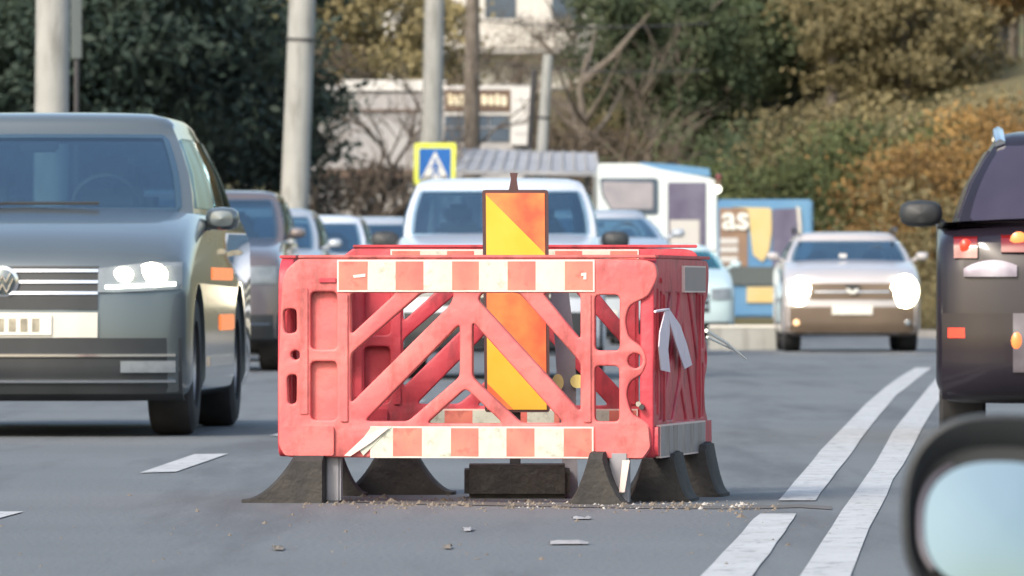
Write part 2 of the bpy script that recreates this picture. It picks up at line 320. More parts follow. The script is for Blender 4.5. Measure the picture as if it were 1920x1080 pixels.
litter(1092, 974, .06, .13, 'scrap', 'pale scrap by the grit under the right front foot of the barrier')
litter(520, 1031, .035, .25, 'bark', 'small dark dead leaf on the asphalt left of the barrier', 'leaf', 'dead_leaf')
litter(838, 1029, .03, .2, 'bark', 'tiny dark crumb beside the white scrap on the road', 'leaf', 'dead_leaf')

# ------------------------------------------------------------------ bank and hillside
v = []; f = []; ny = 24; nx = 26
for i in range(ny):
    Y = 100 + i * 6.5
    for j in range(nx):
        x0 = road_x(Y, 4.3) if Y < 150 else road_x(150, 4.3) - (Y - 150) * .40
        u = j * 1.1 + j * j * .12; X = x0 + u
        v.append((X, Y + rng.uniform(-.5, .5) * (j > 0), -.02 + (6.5 * sstep(u / 22)) * sstep((Y - 100) / 14) + (rng.uniform(-.12, .12) if j else 0)))
for i in range(ny - 1):
    for j in range(nx - 1): a = i * nx + j; f.append([a, a + 1, a + nx + 1, a + nx])
struct(mesh_obj('bank', v, f, 'grass_dry'))
v = []; f = []
for i in range(10):
    for j in range(40): v.append((-90 + j * 5, 215 + i * 12, -.05 + 16 * sstep(i / 9) + rng.uniform(-.3, .3) * (i > 0)))
for i in range(9):
    for j in range(39): a = i * 40 + j; f.append([a, a + 1, a + 41, a + 40])
struct(mesh_obj('hillside', v, f, 'grass_dry'))

# ------------------------------------------------------------------ barrier enclosure
def bx(px): return (px - 525) / 520
def bz(py): return CH - (py - 554) / 520 - 0.0
def P(*pts): return [(bx(a), bz(b)) for a, b in pts]
def circ(cx, cy, r, n=14): return [(bx(cx) + r / 520 * math.cos(2 * math.pi * k / n), bz(cy) + r / 520 * math.sin(2 * math.pi * k / n)) for k in range(n)]
def bell(w_, h_, half=False, top=.10):
    pts = []; n = 10
    for k in range(n + 1):
        t = k / n; x = top / 2 + (w_ / 2 - top / 2) * t; z = h_ * (1 - t) ** 1.9 * .92 + .012
        pts.append((x, z if k else h_))
    R = [(w_ / 2, 0)] + pts[::-1]
    if half: return [(top / 2, 0), (top / 2, h_)] + [(-x, z) for x, z in pts] + [(-w_ / 2, 0)]
    return R + [(-x, z) for x, z in pts] + [(-w_ / 2, 0)]
def foot(parent, x, y, w_, h_, half=False, depth=.20, z=0.0, rz=0, top=.10):
    g = G(); poly = bell(w_, h_, half, top); n = len(poly)
    # tapered extrusion: rounded towards both ends, with a centre ridge
    lays = [(-depth / 2, .86), (-depth / 2 + .02, .97), (-.02, 1), (0, 1.02), (.02, 1), (depth / 2 - .02, .97), (depth / 2, .86)]
    vs = []; fs = []
    for yy, sc in lays: vs += [(px_ * (sc + (1 - sc) * .5), yy, pz * sc) for px_, pz in poly]
    for l in range(len(lays) - 1):
        for i in range(n): a = l * n + i; b = l * n + (i + 1) % n; fs.append([a, b, b + n, a + n])
    fs.append(list(range(n))); fs.append([(len(lays) - 1) * n + i for i in range(n)][::-1])
    g.add(vs, fs); o = g.obj('foot', 'rubber', parent, loc=(x, y, z)); o.rotation_euler = (0, 0, rz); return o
def strip_tape(parent, y0, y1, side_y, cells, proud, dirty=False):
    """cells: list of (x0,x1,material) ; y0/y1 in photo rows; each square is its own thin sheet"""
    x0 = cells[0][0]; x1 = cells[-1][1]; z0 = bz(y1); z1 = bz(y0); q = side_y
    yy = q - proud
    fr = G(); e = .006
    for a, b, c, d in ((bx(x0) - e, bx(x1) + e, z1, z1 + e), (bx(x0) - e, bx(x1) + e, z0 - e, z0), (bx(x0) - e, bx(x0), z0, z1), (bx(x1), bx(x1) + e, z0, z1)):
        fr.box((a, yy, c), (b, yy + proud + .002, d))
    fr.obj('tape_border', 'tape_edge', parent)
    for a, b, m in cells:
        n = 4; vs = []
        for i in range(n + 1):
            x = lerp(bx(a), bx(b), i / n)
            for z in (z0, z1): vs.append((x, yy - .0015 * rng.random(), z))
        for i in range(n + 1):
            x = lerp(bx(a), bx(b), i / n)
            for z in (z0, z1): vs.append((x, yy + .004, z))
        N = (n + 1) * 2; fs = []
        for i in range(n):
            k = 2 * i; fs += [[k, k + 2, k + 3, k + 1], [N + k, N + k + 1, N + k + 3, N + k + 2], [k, N + k, N + k + 2, k + 2], [k + 1, k + 3, N + k + 3, N + k + 1]]
        fs += [[0, 1, N + 1, N], [N - 2, 2 * N - 2, 2 * N - 1, N - 1]]
        mesh_obj('reflective_square', vs, fs, m, parent, smooth=False)
outline = P((535, 858), (522, 838), (521, 700), (526, 600), (528, 530), (536, 505), (562, 483), (640, 482), (1120, 484), (1215, 486), (1236, 494), (1240, 520), (1222, 556), (1186, 572), (1178, 600), (1184, 632), (1212, 652), (1220, 676), (1212, 700), (1186, 716), (1180, 740), (1190, 775), (1224, 794), (1228, 838), (1214, 861))
holes = [P((531, 580), (556, 578), (557, 624), (533, 626)), circ(554, 666, 9), P((538, 704), (557, 702), (556, 757), (540, 759)),
         P((583, 547), (633, 547), (633, 655), (583, 655)), P((583, 678), (633, 678), (633, 788), (583, 788)),
         P((659, 549), (745, 549), (659, 628)), P((659, 664), (793, 549), (856, 549), (849, 570), (659, 757)),
         P((686, 790), (866, 607), (866, 706), (768, 790)), P((803, 794), (877, 728), (948, 794)),
         P((890, 603), (1062, 793), (982, 793), (890, 708)), P((900, 562), (907, 549), (978, 549), (1094, 680), (1094, 772)),
         P((1022, 549), (1094, 549), (1094, 637)), P((1121, 553), (1168, 553), (1168, 657), (1121, 657)), P((1121, 686), (1167, 686), (1167, 790), (1121, 790)), circ(1197, 676, 14)]
outline = rounded(outline, .02, 3); holes = [h if len(h) > 10 else rounded(h, .018, 3) for h in holes]
CELL = [637, 692, 745, 798, 852, 903, 957, 1010, 1065, 1118]
def make_panel(name, label, FLx, FLy, ang, lift=0.0, m='plastic_red', tapes='full'):
    root = empty(name, label, 'traffic barrier', (FLx, FLy, 0), ang, 'red plastic barrier panels set in a square')
    sub = root
    def lifted(o): o.location.z += lift; return o
    lifted(plate_with_holes('frame', outline, holes, .05, .007, m, sub, 0.025))
    g = G(); g.box((bx(578), .034, bz(792)), (bx(638), .048, bz(543)), .004); lifted(g.obj('recess_back', m, sub))
    # lower rail and post ribs stand proud of the frame
    g = G(); g.prism(rounded(P((528, 800), (628, 800), (628, 855), (536, 855), (527, 840)), .008, 2), -.014, .004); lifted(g.obj('lower_rail_end', m, sub))
    g = G(); g.prism(rounded(P((1124, 798), (1222, 798), (1226, 838), (1212, 858), (1124, 858)), .008, 2), -.014, .004); lifted(g.obj('lower_rail_end', m, sub))
    g = G(); g.box((bx(563), -.006, bz(778)), (bx(579), .004, bz(540)), .003); lifted(g.obj('rib', m, sub))
    g = G(); g.box((bx(640), -.008, bz(792)), (bx(655), .004, bz(552)), .003); lifted(g.obj('rib', m, sub))
    g = G(); g.box((bx(1100), -.008, bz(792)), (bx(1115), .004, bz(552)), .003); lifted(g.obj('rib', m, sub))
    g = G(); g.box((bx(600), -.008, bz(530)), (bx(632), .004, bz(521)), .002); lifted(g.obj('handle_slot', 'plastic_red_old', sub))
    g = G(); g.box((bx(560), -.006, bz(484)), (bx(1236), .056, bz(478)), .003); lifted(g.obj('top_rim', m, sub))
    before = set(COL.objects)
    W_, R_ = 'tape_white', 'tape_red'
    if tapes in ('full', 'rear'):
        strip_tape(sub, 490, 544, 0, [(CELL[i], CELL[i + 1], W_ if i % 2 else R_) for i in range(9)], .005)
        low = [(700, 740, W_), (740, 795, R_)] + [(c, d, W_ if i % 2 == 0 else R_) for i, (c, d) in enumerate(((795, 850), (850, 902), (902, 955), (955, 1008), (1008, 1063), (1063, 1116)))]
        strip_tape(sub, 803, 856, 0, low, .005)
    if tapes == 'side':
        cells = []; a = 560
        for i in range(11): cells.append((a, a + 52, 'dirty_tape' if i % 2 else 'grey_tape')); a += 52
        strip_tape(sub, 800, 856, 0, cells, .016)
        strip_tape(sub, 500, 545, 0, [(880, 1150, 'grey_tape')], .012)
    for o in set(COL.objects) - before: o.location.z += lift
    return root
XL, YL, XR, YR = (525 - 960) / 518, F / 518, (1222 - 960) / 521, F / 521
angF = math.atan2(YR - YL, XR - XL)
front = make_panel('barrier_panel', 'red plastic barrier panel nearest to us, with two rows of reflective squares', XL, YL, angF)
# torn corner of the lower tape and loose strip
g = G(); g.prism(P((648, 855), (690, 816), (726, 801), (733, 803), (700, 830), (660, 856)), -.016, -.013); g.obj('peeling_tape', 'tape_edge', front)
g = G(); g.prism(P((684, 855), (738, 801), (699, 801), (672, 838)), -.008, -.0065); g.obj('torn_square', 'tape_white', front)
g = G(); g.prism(P((664, 516), (688, 513), (688, 519), (666, 521)), -.009, -.0055); g.obj('tape_scratch', 'tape_edge', front)
g = G(); g.prism(P((1096, 512), (1106, 511), (1106, 524), (1100, 524), (1101, 517), (1096, 518)), -.009, -.0055); g.obj('tape_scratch', 'tape_edge', front)
foot(front, bx(582), .06, .50, .175, True, .22, top=.11); foot(front, bx(1130), .03, .24, .20, False, .30, -.01, top=.05)
g = G(); g.box((bx(609), .03, .0), (bx(638), .09, .20), .008); g.obj('leg', 'pvc_grey', front)
g = G(); g.box((bx(1150), -.02, -.005), (bx(1186), .05, .19), .008); g.obj('leg', 'pvc_grey', front)
g = G(); g.prism(P((1176, 862), (1190, 862), (1180, 922), (1170, 922)), -.05, -.03); g.obj('leg_tape', 'tape_edge', front)
# right side panel
sx0, sy0 = (1226 - 960) / 521, F / 521 + .01; sx1, sy1 = (1318 - 960) / 500, F / 500
ang = math.atan2(sy1 - sy0, sx1 - sx0)
ang_s = ang
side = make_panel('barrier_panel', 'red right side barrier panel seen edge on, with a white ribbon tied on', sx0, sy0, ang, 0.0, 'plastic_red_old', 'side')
foot(side, 1.14, .03, .26, .20, False, .30, 0, math.radians(-88), top=.14); foot(side, .42, .03, .24, .18, False, .3, 0, math.radians(-88), top=.12)
# solid inner skin of this panel so it closes when seen edge on
g = G(); g.box((.08, .008, .19), (1.27, .052, .86), .003); g.obj('inner_skin', 'plastic_red_old', side)
# rear panel, standing a little higher
ry = F / 497; rx = (628 - 960) / 497
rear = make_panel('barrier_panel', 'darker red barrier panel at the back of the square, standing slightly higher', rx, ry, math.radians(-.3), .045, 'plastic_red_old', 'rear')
foot(rear, (745 - 628) / 497, .02, .44, .20, False, .22, top=.11); foot(rear, (1240 - 628) / 497, .02, .30, .19, False, .22, top=.11)
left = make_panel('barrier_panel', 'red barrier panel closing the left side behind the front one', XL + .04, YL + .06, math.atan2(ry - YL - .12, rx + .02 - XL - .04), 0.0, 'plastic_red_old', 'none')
foot(left, 1.0, .03, .30, .18, False, .22, 0, math.radians(-80))
# ribbon
g = G()
rb = lambda pts: [((a - 960) / 512, (b)) for a, b in pts]
root = empty('ribbon', 'white ribbon tied in an upside-down V on the right side panel of the barrier', 'ribbon', (0, 0, 0))
def on_side(px, py, off):
    a = (px - 960) / F; nx, ny_ = math.sin(ang_s), -math.cos(ang_s); qx, qy = sx0 + nx * off, sy0 + ny_ * off
    t = (a * qy - qx) / (math.cos(ang_s) - a * math.sin(ang_s)); Y_ = qy + t * math.sin(ang_s)
    return (a * Y_, Y_, CH - (py - 554) / F * Y_)
def ribbon_tail(pl, pr, name):
    vs = []; n = len(pl)
    for (a, b), (c, d) in zip(pl, pr):
        k = (b - 582) / 118
        yy = F / 512 - .10 - .02 * math.sin(k * 5)
        vs += [on_side(a, b, .03 + .006 * math.sin(k * 5)), on_side(c, d, .033)]
    vs2 = [(x - .004, y, z) for x, y, z in vs]; N = len(vs); fs = []
    for i in range(n - 1):
        k = 2 * i; fs += [[k, k + 1, k + 3, k + 2], [N + k, N + k + 2, N + k + 3, N + k + 1], [k, k + 2, N + k + 2, N + k], [k + 1, N + k + 1, N + k + 3, k + 3]]
    fs += [[0, N, N + 1, 1], [N - 2, N - 1, 2 * N - 1, 2 * N - 2]]
    mesh_obj(name, vs + vs2, fs, 'ribbon', root)
ribbon_tail([(1248, 582), (1238, 622), (1236, 650), (1240, 694)], [(1255, 584), (1256, 622), (1253, 655), (1257, 698)], 'tail')
ribbon_tail([(1250, 580), (1258, 610), (1268, 645), (1284, 692)], [(1257, 582), (1276, 610), (1288, 645), (1298, 684)], 'tail')
g = G(); g.tube([on_side(1228, 584, .025), on_side(1240, 582, .03), on_side(1254, 580, .03)], .005, 6); g.obj('knot', 'ribbon', root)
# bolts
for a, b in ((1205, 757), (1211, 763)):
    g = G(); g.tube([(bx(a), -.03, bz(b)), (bx(a), .0, bz(b))], .010, 8); g.obj('bolt', 'chrome' if a < 1208 else 'steel_dark', front)

# warning board inside the square
bs = 506; BY = F / bs; wroot = empty('warning_board', 'tall yellow and red striped warning board with dark edge standing inside the red barriers', 'warning board', ((966 - 960) / bs, BY, 0))
def wb(px, py): return ((px - 966) / bs, CH - (py - 554) / bs)
g = G(); g.prism(rounded([wb(904, 356), wb(1028, 356), wb(1031, 773), wb(909, 773)], .012, 3), .0, .03); g.obj('board', 'board_edge', wroot)
def clip_poly(poly, a, b, c):
    out = []
    for i in range(len(poly)):
        p, q = poly[i], poly[(i + 1) % len(poly)]; dp = a * p[0] + b * p[1] - c; dq = a * q[0] + b * q[1] - c
        if dp >= 0: out.append(p)
        if dp * dq < 0: t = dp / (dp - dq); out.append((p[0] + (q[0] - p[0]) * t, p[1] + (q[1] - p[1]) * t))
    return out
face = [(911, 362), (1021, 362), (1025, 768), (914, 768)]
# stripes fall from upper left to lower right; py - px is constant along them
bounds = [-700, -546, -430, -305, -195, 100]; cols = ['sign_red', 'sign_yellow', 'sign_red', 'sign_yellow', 'sign_red']
for k in range(5):
    q = clip_poly(face, -1, 1, bounds[k]); q = clip_poly(q, 1, -1, -bounds[k + 1]) if q else q
    if len(q) > 2:
        g = G(); g.prism([wb(*p) for p in q], -.003, .0005); g.obj('stripe', cols[k], wroot, smooth=False)
g = G(); g.prism([wb(954, 356), wb(972, 356), wb(969, 336), (wb(971, 324)), wb(956, 324), wb(958, 336)], .006, .024); g.obj('hanger', 'board_edge', wroot)
g = G(); g.box((-.02, .035, .12), (.02, .07, .95), .004); g.obj('post', 'steel_dark', wroot)
blk = G(); blk.box((-.19, -.14, .0), (.20, .16, .125), .018); tag(blk.obj('ballast_block', 'rubber', loc=((967 - 960) / bs, BY + .02, 0)), 'black rubber ballast block under the striped warning board', 'ballast block')
lampr = empty('reflector_pair', 'two small yellow reflectors on a grey stake right of the striped board', 'reflector', (0, 0, 0))
g = G(); p = W(1062, 700, 503); g.prism([(W(1032, 0, 503).x, W(0, 545, 503).z), (W(1066, 0, 503).x, W(0, 545, 503).z), (W(1078, 0, 503).x, W(0, 640, 503).z), (W(1084, 0, 503).x, 0), (W(1058, 0, 503).x, 0), (W(1040, 0, 503).x, W(0, 640, 503).z)], p.y, p.y + .012); g.obj('stake', 'pvc_grey', lampr)
for cx, cy, rx_, rz_ in ((1046, 717, 11, 16), (1083, 715, 14, 13)):
    g = G(); p = W(cx, cy, 503); g.prism([(p.x + rx_ / 503 * math.cos(t * .45), p.z + rz_ / 503 * math.sin(t * .45)) for t in range(14)], p.y - .02, p.y + .002); g.obj('lens', 'yellow_lens', lampr)
# loose white lath sticking out to the right
g = G(); a = W(1324, 620, 497); b = W(1398, 673, 490); g.tube([a, (a + b) / 2 + Vector((0, 0, .008)), b], [.009, .007, .004], 6)
g.tube([W(1326, 632, 497), W(1372, 655, 492)], [.006, .003], 5)
tag(g.obj('lath', 'sign_white'), 'thin split white lath sticking out from behind the right side of the barrier', 'lath')

# ------------------------------------------------------------------ cars
def offset_poly(poly, e):
    n = len(poly); out = []
    for i in range(n):
        p0, p1, p2 = Vector(poly[i - 1]), Vector(poly[i]), Vector(poly[(i + 1) % n])
        a = (p1 - p0).normalized(); b = (p2 - p1).normalized(); nn = Vector((-(a.y + b.y), a.x + b.x))
        if nn.length < 1e-6: nn = Vector((-a.y, a.x))
        nn.normalize(); k = max(.5, nn.dot(Vector((-a.y, a.x)))); out.append(tuple(p1 + nn * e / k))
    return out
class Car:
    def __init__(c, name, label, X, Y, yaw, paint, W_=1.84, L=4.5, H=1.6, gc=.22, zh=.92, zc=1.12, yc=1.15, yr=1.75, wb=None, wr=None, boot=0.0, glass='glass', lower=None, r=.33, zwt=None, bow=.20, facing=1, group='cars in the queue of oncoming traffic', cat='car', mirror=True, wheels=True, zfront=None, flank=0.0):
        c.hw = W_ / 2; c.L = L; c.bow = bow
        c.root = empty(name, label, cat, (X, Y, zg(Y)), yaw, group); R = c.root
        ye = L - .12 - boot; yb = L - .75 - boot
        if zfront is None: zfront = zh
        prof = [(.16, gc), (.05, gc + .04), (.0, gc + .16), (.0, .52), (.02, zfront - .22), (.06, zfront - .06), (.16, zh), (.5, zh + (zc - zh) * .45), (yc, zc), (L * .5, zc + .02), (L - .5, zc + .02), (L - .1, zc - .05), (L - .01, zc - .35), (L, .5), (L - .1, gc + .05), (L - .2, gc)]
        prof = prof[::-1]   # make inside on the left of travel
        us = [-1, -.975, -.93, -.84, -.62, -.32, 0, .32, .62, .84, .93, .975, 1]; ins = [.11, .045, .012, .003, 0, 0, 0, 0, 0, .003, .012, .045, .11]
        area = sum(prof[i][0] * prof[(i + 1) % len(prof)][1] - prof[(i + 1) % len(prof)][0] * prof[i][1] for i in range(len(prof)))
        sg = 1 if area > 0 else -1
        v = []; n = len(prof)
        c.prof = prof
        for u, e in zip(us, ins):
            for (y, z), (y2, z2) in zip(prof, offset_poly(prof, e * sg)):
                yy = y2 + c.bowf(u, y2); zz = z2 + (.03 * (1 - u * u) if z > zh - .01 else 0)
                v.append((u * c.hw, yy, zz))
        f = []
        for k in range(len(us) - 1):
            for i in range(n): a = k * n + i; b = k * n + (i + 1) % n; f.append([a, b, b + n, a + n])
        f.append(list(range(n))); f.append([(len(us) - 1) * n + i for i in range(n)][::-1])
        body = mesh_obj('body', v, f, paint, R)
        c.wy = (.88, L - .95)
        if wheels:
            cut = G()
            for y in c.wy:
                for sx in (-1, 1): cut.tube([(sx * (c.hw + .1), y, r), (sx * (c.hw - .33), y, r)], r + .055, 20)
            cu = cut.obj('cutter', 'trim_black', R, smooth=False)
            md = body.modifiers.new('b', 'BOOLEAN'); md.operation = 'DIFFERENCE'; md.object = cu; md.solver = 'EXACT'
            dg = bpy.context.evaluated_depsgraph_get(); me = bpy.data.meshes.new_from_object(body.evaluated_get(dg))
            body.modifiers.clear(); body.data = me; bpy.data.objects.remove(cu)
            me.polygons.foreach_set('use_smooth', [True] * len(me.polygons)); me.set_sharp_from_angle(angle=math.radians(38))
            for y in c.wy:
                for sx in (-1, 1):
                    wo = G(); prf = [(.0, r * .62), (.0, r * .9), (.02, r * .98), (.05, r), (.19, r), (.225, r * .97), (.24, r * .88), (.24, r * .62)]
                    vs = []; m_ = len(prf); nn = 28
                    for k in range(nn):
                        t = 2 * math.pi * k / nn
                        for d, q in prf: vs.append((-sx * d, q * math.cos(t), q * math.sin(t)))
                    fs = [[k * m_ + i, ((k + 1) % nn) * m_ + i, ((k + 1) % nn) * m_ + (i + 1) % m_, k * m_ + (i + 1) % m_] for k in range(nn) for i in range(m_)]
                    wo.add(vs, fs); wh = wo.obj('wheel', 'tyre', R, loc=(sx * (c.hw - .015), y, r))
                    rm = G(); rm.tube([(-sx * .03, 0, 0), (-sx * .09, 0, 0)], r * .16, 12)
                    for k in range(5):
                        t = 2 * math.pi * k / 5; d = Vector((0, math.cos(t), math.sin(t))); e_ = Vector((0, -math.sin(t), math.cos(t)))
                        rm.add([Vector((-sx * (.035 if q else .05), 0, 0)) + d * ra + e_ * wd for ra, wd, q in ((r * .1, -.035, 1), (r * .1, .035, 1), (r * .62, .025, 1), (r * .62, -.025, 1))] + [Vector((-sx * .075, 0, 0)) + d * ra + e_ * wd for ra, wd in ((r * .1, -.035), (r * .1, .035), (r * .62, .025), (r * .62, -.025))], [[0, 1, 2, 3], [4, 7, 6, 5], [0, 4, 5, 1], [1, 5, 6, 2], [2, 6, 7, 3], [3, 7, 4, 0]])
                    rr = [(-sx * .02, r * .64), (-sx * .02, r * .58), (-sx * .12, r * .56), (-sx * .12, r * .64)]
                    vs = [(d, q * math.cos(2 * math.pi * k / 24), q * math.sin(2 * math.pi * k / 24)) for k in range(24) for d, q in rr]
                    rm.add(vs, [[k * 4 + i, ((k + 1) % 24) * 4 + i, ((k + 1) % 24) * 4 + (i + 1) % 4, k * 4 + (i + 1) % 4] for k in range(24) for i in range(4)])
                    rm.obj('rim', 'alloy', wh)
        # greenhouse
        wb = wb or c.hw * .90; wr = wr or c.hw * .76; zr = zwt or H - .09
        c.g = dict(yc=yc, yr=yr, ye=ye, yb=yb, wb=wb, wr=wr, zc=zc - .02, zr=zr)
        def hw_(v_): return lerp(wb, wr, v_) + .03 * math.sin(math.pi * v_)
        def ff(u, v_): return Vector((u * hw_(v_), lerp(yc, yr, v_) - .03 * math.sin(math.pi * v_) + .20 * abs(u) ** 2.6, lerp(zc - .02, zr, v_)))
        def fs_(t, v_, sx): a = ff(1, v_).y; b = lerp(ye, yb, v_) - .08; return Vector((sx * (hw_(v_) + .03 * math.sin(math.pi * t)), lerp(a, b, t), lerp(zc - .02, zr, v_)))
        def fr_(u, v_): return Vector((u * hw_(v_), lerp(ye, yb, v_) - .08 * abs(u) ** 3, lerp(zc - .02, zr, v_)))
        vsl = [0, .1, .25, .5, .75, .92, 1]
        def ring(v_):
            R_ = [ff(u, v_) for u in (-1, -.9, -.7, -.4, 0, .4, .7, .9, 1)] + [fs_(t, v_, 1) for t in (.1, .3, .5, .7, .9)] + [fr_(u, v_) for u in (1, .8, .4, 0, -.4, -.8, -1)] + [fs_(t, v_, -1) for t in (.9, .7, .5, .3, .1)]
            return R_
        rings = [ring(v_) for v_ in vsl]; top = rings[-1]; cen = Vector((0, (yr + yb) / 2, zr)); hh = H - zr
        for sc, q in ((.975, .35), (.93, .62), (.8, .86), (.5, .97), (.15, 1)): rings.append([cen + (p - cen) * sc + Vector((0, 0, hh * q)) for p in top])
        n = len(rings[0]); v = [p for q in rings for p in q]
        f = [[k * n + i, k * n + (i + 1) % n, (k + 1) * n + (i + 1) % n, (k + 1) * n + i] for k in range(len(rings) - 1) for i in range(n) if glass == 'glass_dark' or not (1 <= k <= 4 and (1 <= i <= 6 or 15 <= i <= 18 or 9 <= i <= 12 or 21 <= i <= 24))]
        f.append([(len(rings) - 1) * n + i for i in range(n)])
        mesh_obj('cabin', v, f, paint, R)
        if glass != 'glass_dark':
            fy = yr + .25
            g = G(); g.box((-wb * .93, yc + .28, zc - .02), (wb * .93, ye - .35, zc + .035), .02); g.obj('dashboard', 'seat_dark', R)
            for sx in (-1, 1):
                for yy, hh_ in ((fy, .0), (fy + 1.0, -.04)):
                    g = G(); top = min(zr - .14, zc + .38) + hh_; g.box((sx * .38 - .22, yy, zc), (sx * .38 + .22, yy + .12, top - .17), .05); st = g.obj('seat', 'seat_dark', R)
                    g = G(); g.box((sx * .38 - .12, yy - .02, top - .15), (sx * .38 + .12, yy + .08, top), .04); g.tube([(sx * .38, yy + .04, top - .2), (sx * .38, yy + .04, top - .1)], .02, 6); g.obj('headrest', 'seat_dark', st)
            g = G(); g.tube([(.38 + .18 * math.cos(t), fy - .42, zc + .04 + .17 * math.sin(t)) for t in [math.pi * 2 * k / 16 for k in range(17)]], .018, 5, cap=False); g.obj('steering_wheel', 'trim_black', R)
            g = G(); g.box((-.11, yr - .05, zr - .12), (.11, yr, zr - .06), .015); g.obj('rear_view_mirror', 'trim_black', R)
        def pane(fn, us_, vs_, name, inset=.02):
            A = []; nu, nv = len(us_), len(vs_); um = (us_[0] + us_[-1]) / 2
            P0 = {}
            for i, u in enumerate(us_):
                for j, q in enumerate(vs_):
                    k = 1 - (inset if j in (0, nv - 1) else 0) * 1.5
                    uu = um + (u - um) * k; p = fn(uu, q); du = fn(uu + .01, q) - fn(uu - .01, q); dv = fn(uu, q + .01) - fn(uu, q - .01)
                    nr = du.cross(dv).normalized(); out = Vector((p.x, p.y - (yr + yb) / 2, 0))
                    if nr.dot(out) < 0: nr = -nr
                    A.append((p + nr * .010, p - nr * .012))
            v = [a for a, b in A] + [b for a, b in A]; N = len(A); f = []
            ix = lambda i, j: i * nv + j
            for i in range(nu - 1):
                for j in range(nv - 1): f += [[ix(i, j), ix(i + 1, j), ix(i + 1, j + 1), ix(i, j + 1)], [N + ix(i, j), N + ix(i, j + 1), N + ix(i + 1, j + 1), N + ix(i + 1, j)]]
            for i in range(nu - 1): f += [[ix(i, 0), N + ix(i, 0), N + ix(i + 1, 0), ix(i + 1, 0)], [ix(i, nv - 1), ix(i + 1, nv - 1), N + ix(i + 1, nv - 1), N + ix(i, nv - 1)]]
            for j in range(nv - 1): f += [[ix(0, j), ix(0, j + 1), N + ix(0, j + 1), N + ix(0, j)], [ix(nu - 1, j), N + ix(nu - 1, j), N + ix(nu - 1, j + 1), ix(nu - 1, j + 1)]]
            return mesh_obj(name, v, f, glass, R)
        V_ = [.05, .10, .3, .5, .7, .88, .94]
        pane(ff, [-.93, -.9, -.7, -.4, 0, .4, .7, .9, .93], V_, 'windscreen' if facing > 0 else 'rear_window')
        pane(fr_, [-.9, -.6, -.3, 0, .3, .6, .9], V_, 'rear_window' if facing > 0 else 'windscreen')
        for sx in (-1, 1):
            for a, b in ((.04, .36), (.40, .66), (.70, .93)):
                pane(lambda t, q, sx=sx: fs_(t, q, sx), [a, (a + b) / 2, b], [.10, .5, .9], 'side_window', .01)
        if mirror:
            for sx in (-1, 1):
                c.mirror(sx, c.hw + .09, yc + .45 if facing > 0 else L - yc - 1.0, zc + .08, *((.085, .055, paint) if facing > 0 else (.12, .075)))
        if lower: c.strip('lower_bumper', -c.hw * .97, c.hw * .97, gc + .01, lower, .012, 'trim_black', 16)
    def mirror(c, sx, x, y, z, a, b, m='trim_black'):
        g = G(); vs = []; nu, nv = 12, 7
        for j in range(nv):
            t = math.pi * (j / (nv - 1) - .5)
            for i in range(nu):
                p = 2 * math.pi * i / nu; q = lambda k: (abs(k) ** .7) * (1 if k >= 0 else -1)
                vs.append((sx * x + a * q(math.cos(p)) * math.cos(t) ** .6, y + .07 * math.sin(t), z + b * q(math.sin(p)) * math.cos(t) ** .6))
        g.add(vs, [[j * nu + i, j * nu + (i + 1) % nu, (j + 1) * nu + (i + 1) % nu, (j + 1) * nu + i] for j in range(nv - 1) for i in range(nu)])
        g.tube([(sx * (x - a * .7), y, z - b * .5), (sx * (c.hw - .08), y + .02, z - b - .02)], .025, 6)
        return g.obj('wing_mirror', m, c.root)
    def bowf(c, u, y): return c.bow * abs(u) ** 3.2 * max(0.0, 1 - y / 1.3)
    def FY(c, x, z):
        pts = [p for p in c.prof if p[0] < .6]; pts = sorted([(z_, y_) for y_, z_ in pts]); y = pts[0][1] if z < pts[0][0] else pts[-1][1]
        for (z0, y0), (z1, y1) in zip(pts, pts[1:]):
            if z0 <= z <= z1: y = lerp(y0, y1, (z - z0) / max(1e-6, z1 - z0)); break
        u = min(1, abs(x) / c.hw); e = 0
        for a, b, p, q in ((.84, .93, .003, .012), (.93, .975, .012, .045), (.975, 1.001, .045, .11)):
            if a <= u < b: e = lerp(p, q, (u - a) / (b - a))
        return y + e + c.bowf(u, y + e)
    def strip(c, name, x0, x1, zlo, zhi, proud, m, n=8, rows=3, parent=None, back=.03):
        fl = zlo if callable(zlo) else (lambda x: zlo); fh = zhi if callable(zhi) else (lambda x: zhi)
        if fh(x0) - fl(x0) > .15: rows = max(rows, 9)
        A = []
        for i in range(n + 1):
            x = lerp(x0, x1, i / n)
            for j in range(rows + 1):
                z = lerp(fl(x), fh(x), j / rows); A.append(Vector((x, c.FY(x, z) - proud, z)))
        nv = rows + 1; nu = n + 1; N = len(A); v = A + [p + Vector((0, proud + back, 0)) for p in A]; ix = lambda i, j: i * nv + j; f = []
        for i in range(n):
            for j in range(rows): f += [[ix(i, j), ix(i + 1, j), ix(i + 1, j + 1), ix(i, j + 1)], [N + ix(i, j), N + ix(i, j + 1), N + ix(i + 1, j + 1), N + ix(i + 1, j)]]
            f += [[ix(i, 0), N + ix(i, 0), N + ix(i + 1, 0), ix(i + 1, 0)], [ix(i, rows), ix(i + 1, rows), N + ix(i + 1, rows), N + ix(i, rows)]]
        for j in range(rows): f += [[ix(0, j), ix(0, j + 1), N + ix(0, j + 1), N + ix(0, j)], [ix(n, j), N + ix(n, j), N + ix(n, j + 1), ix(n, j + 1)]]
        return mesh_obj(name, v, f, m, parent or c.root)
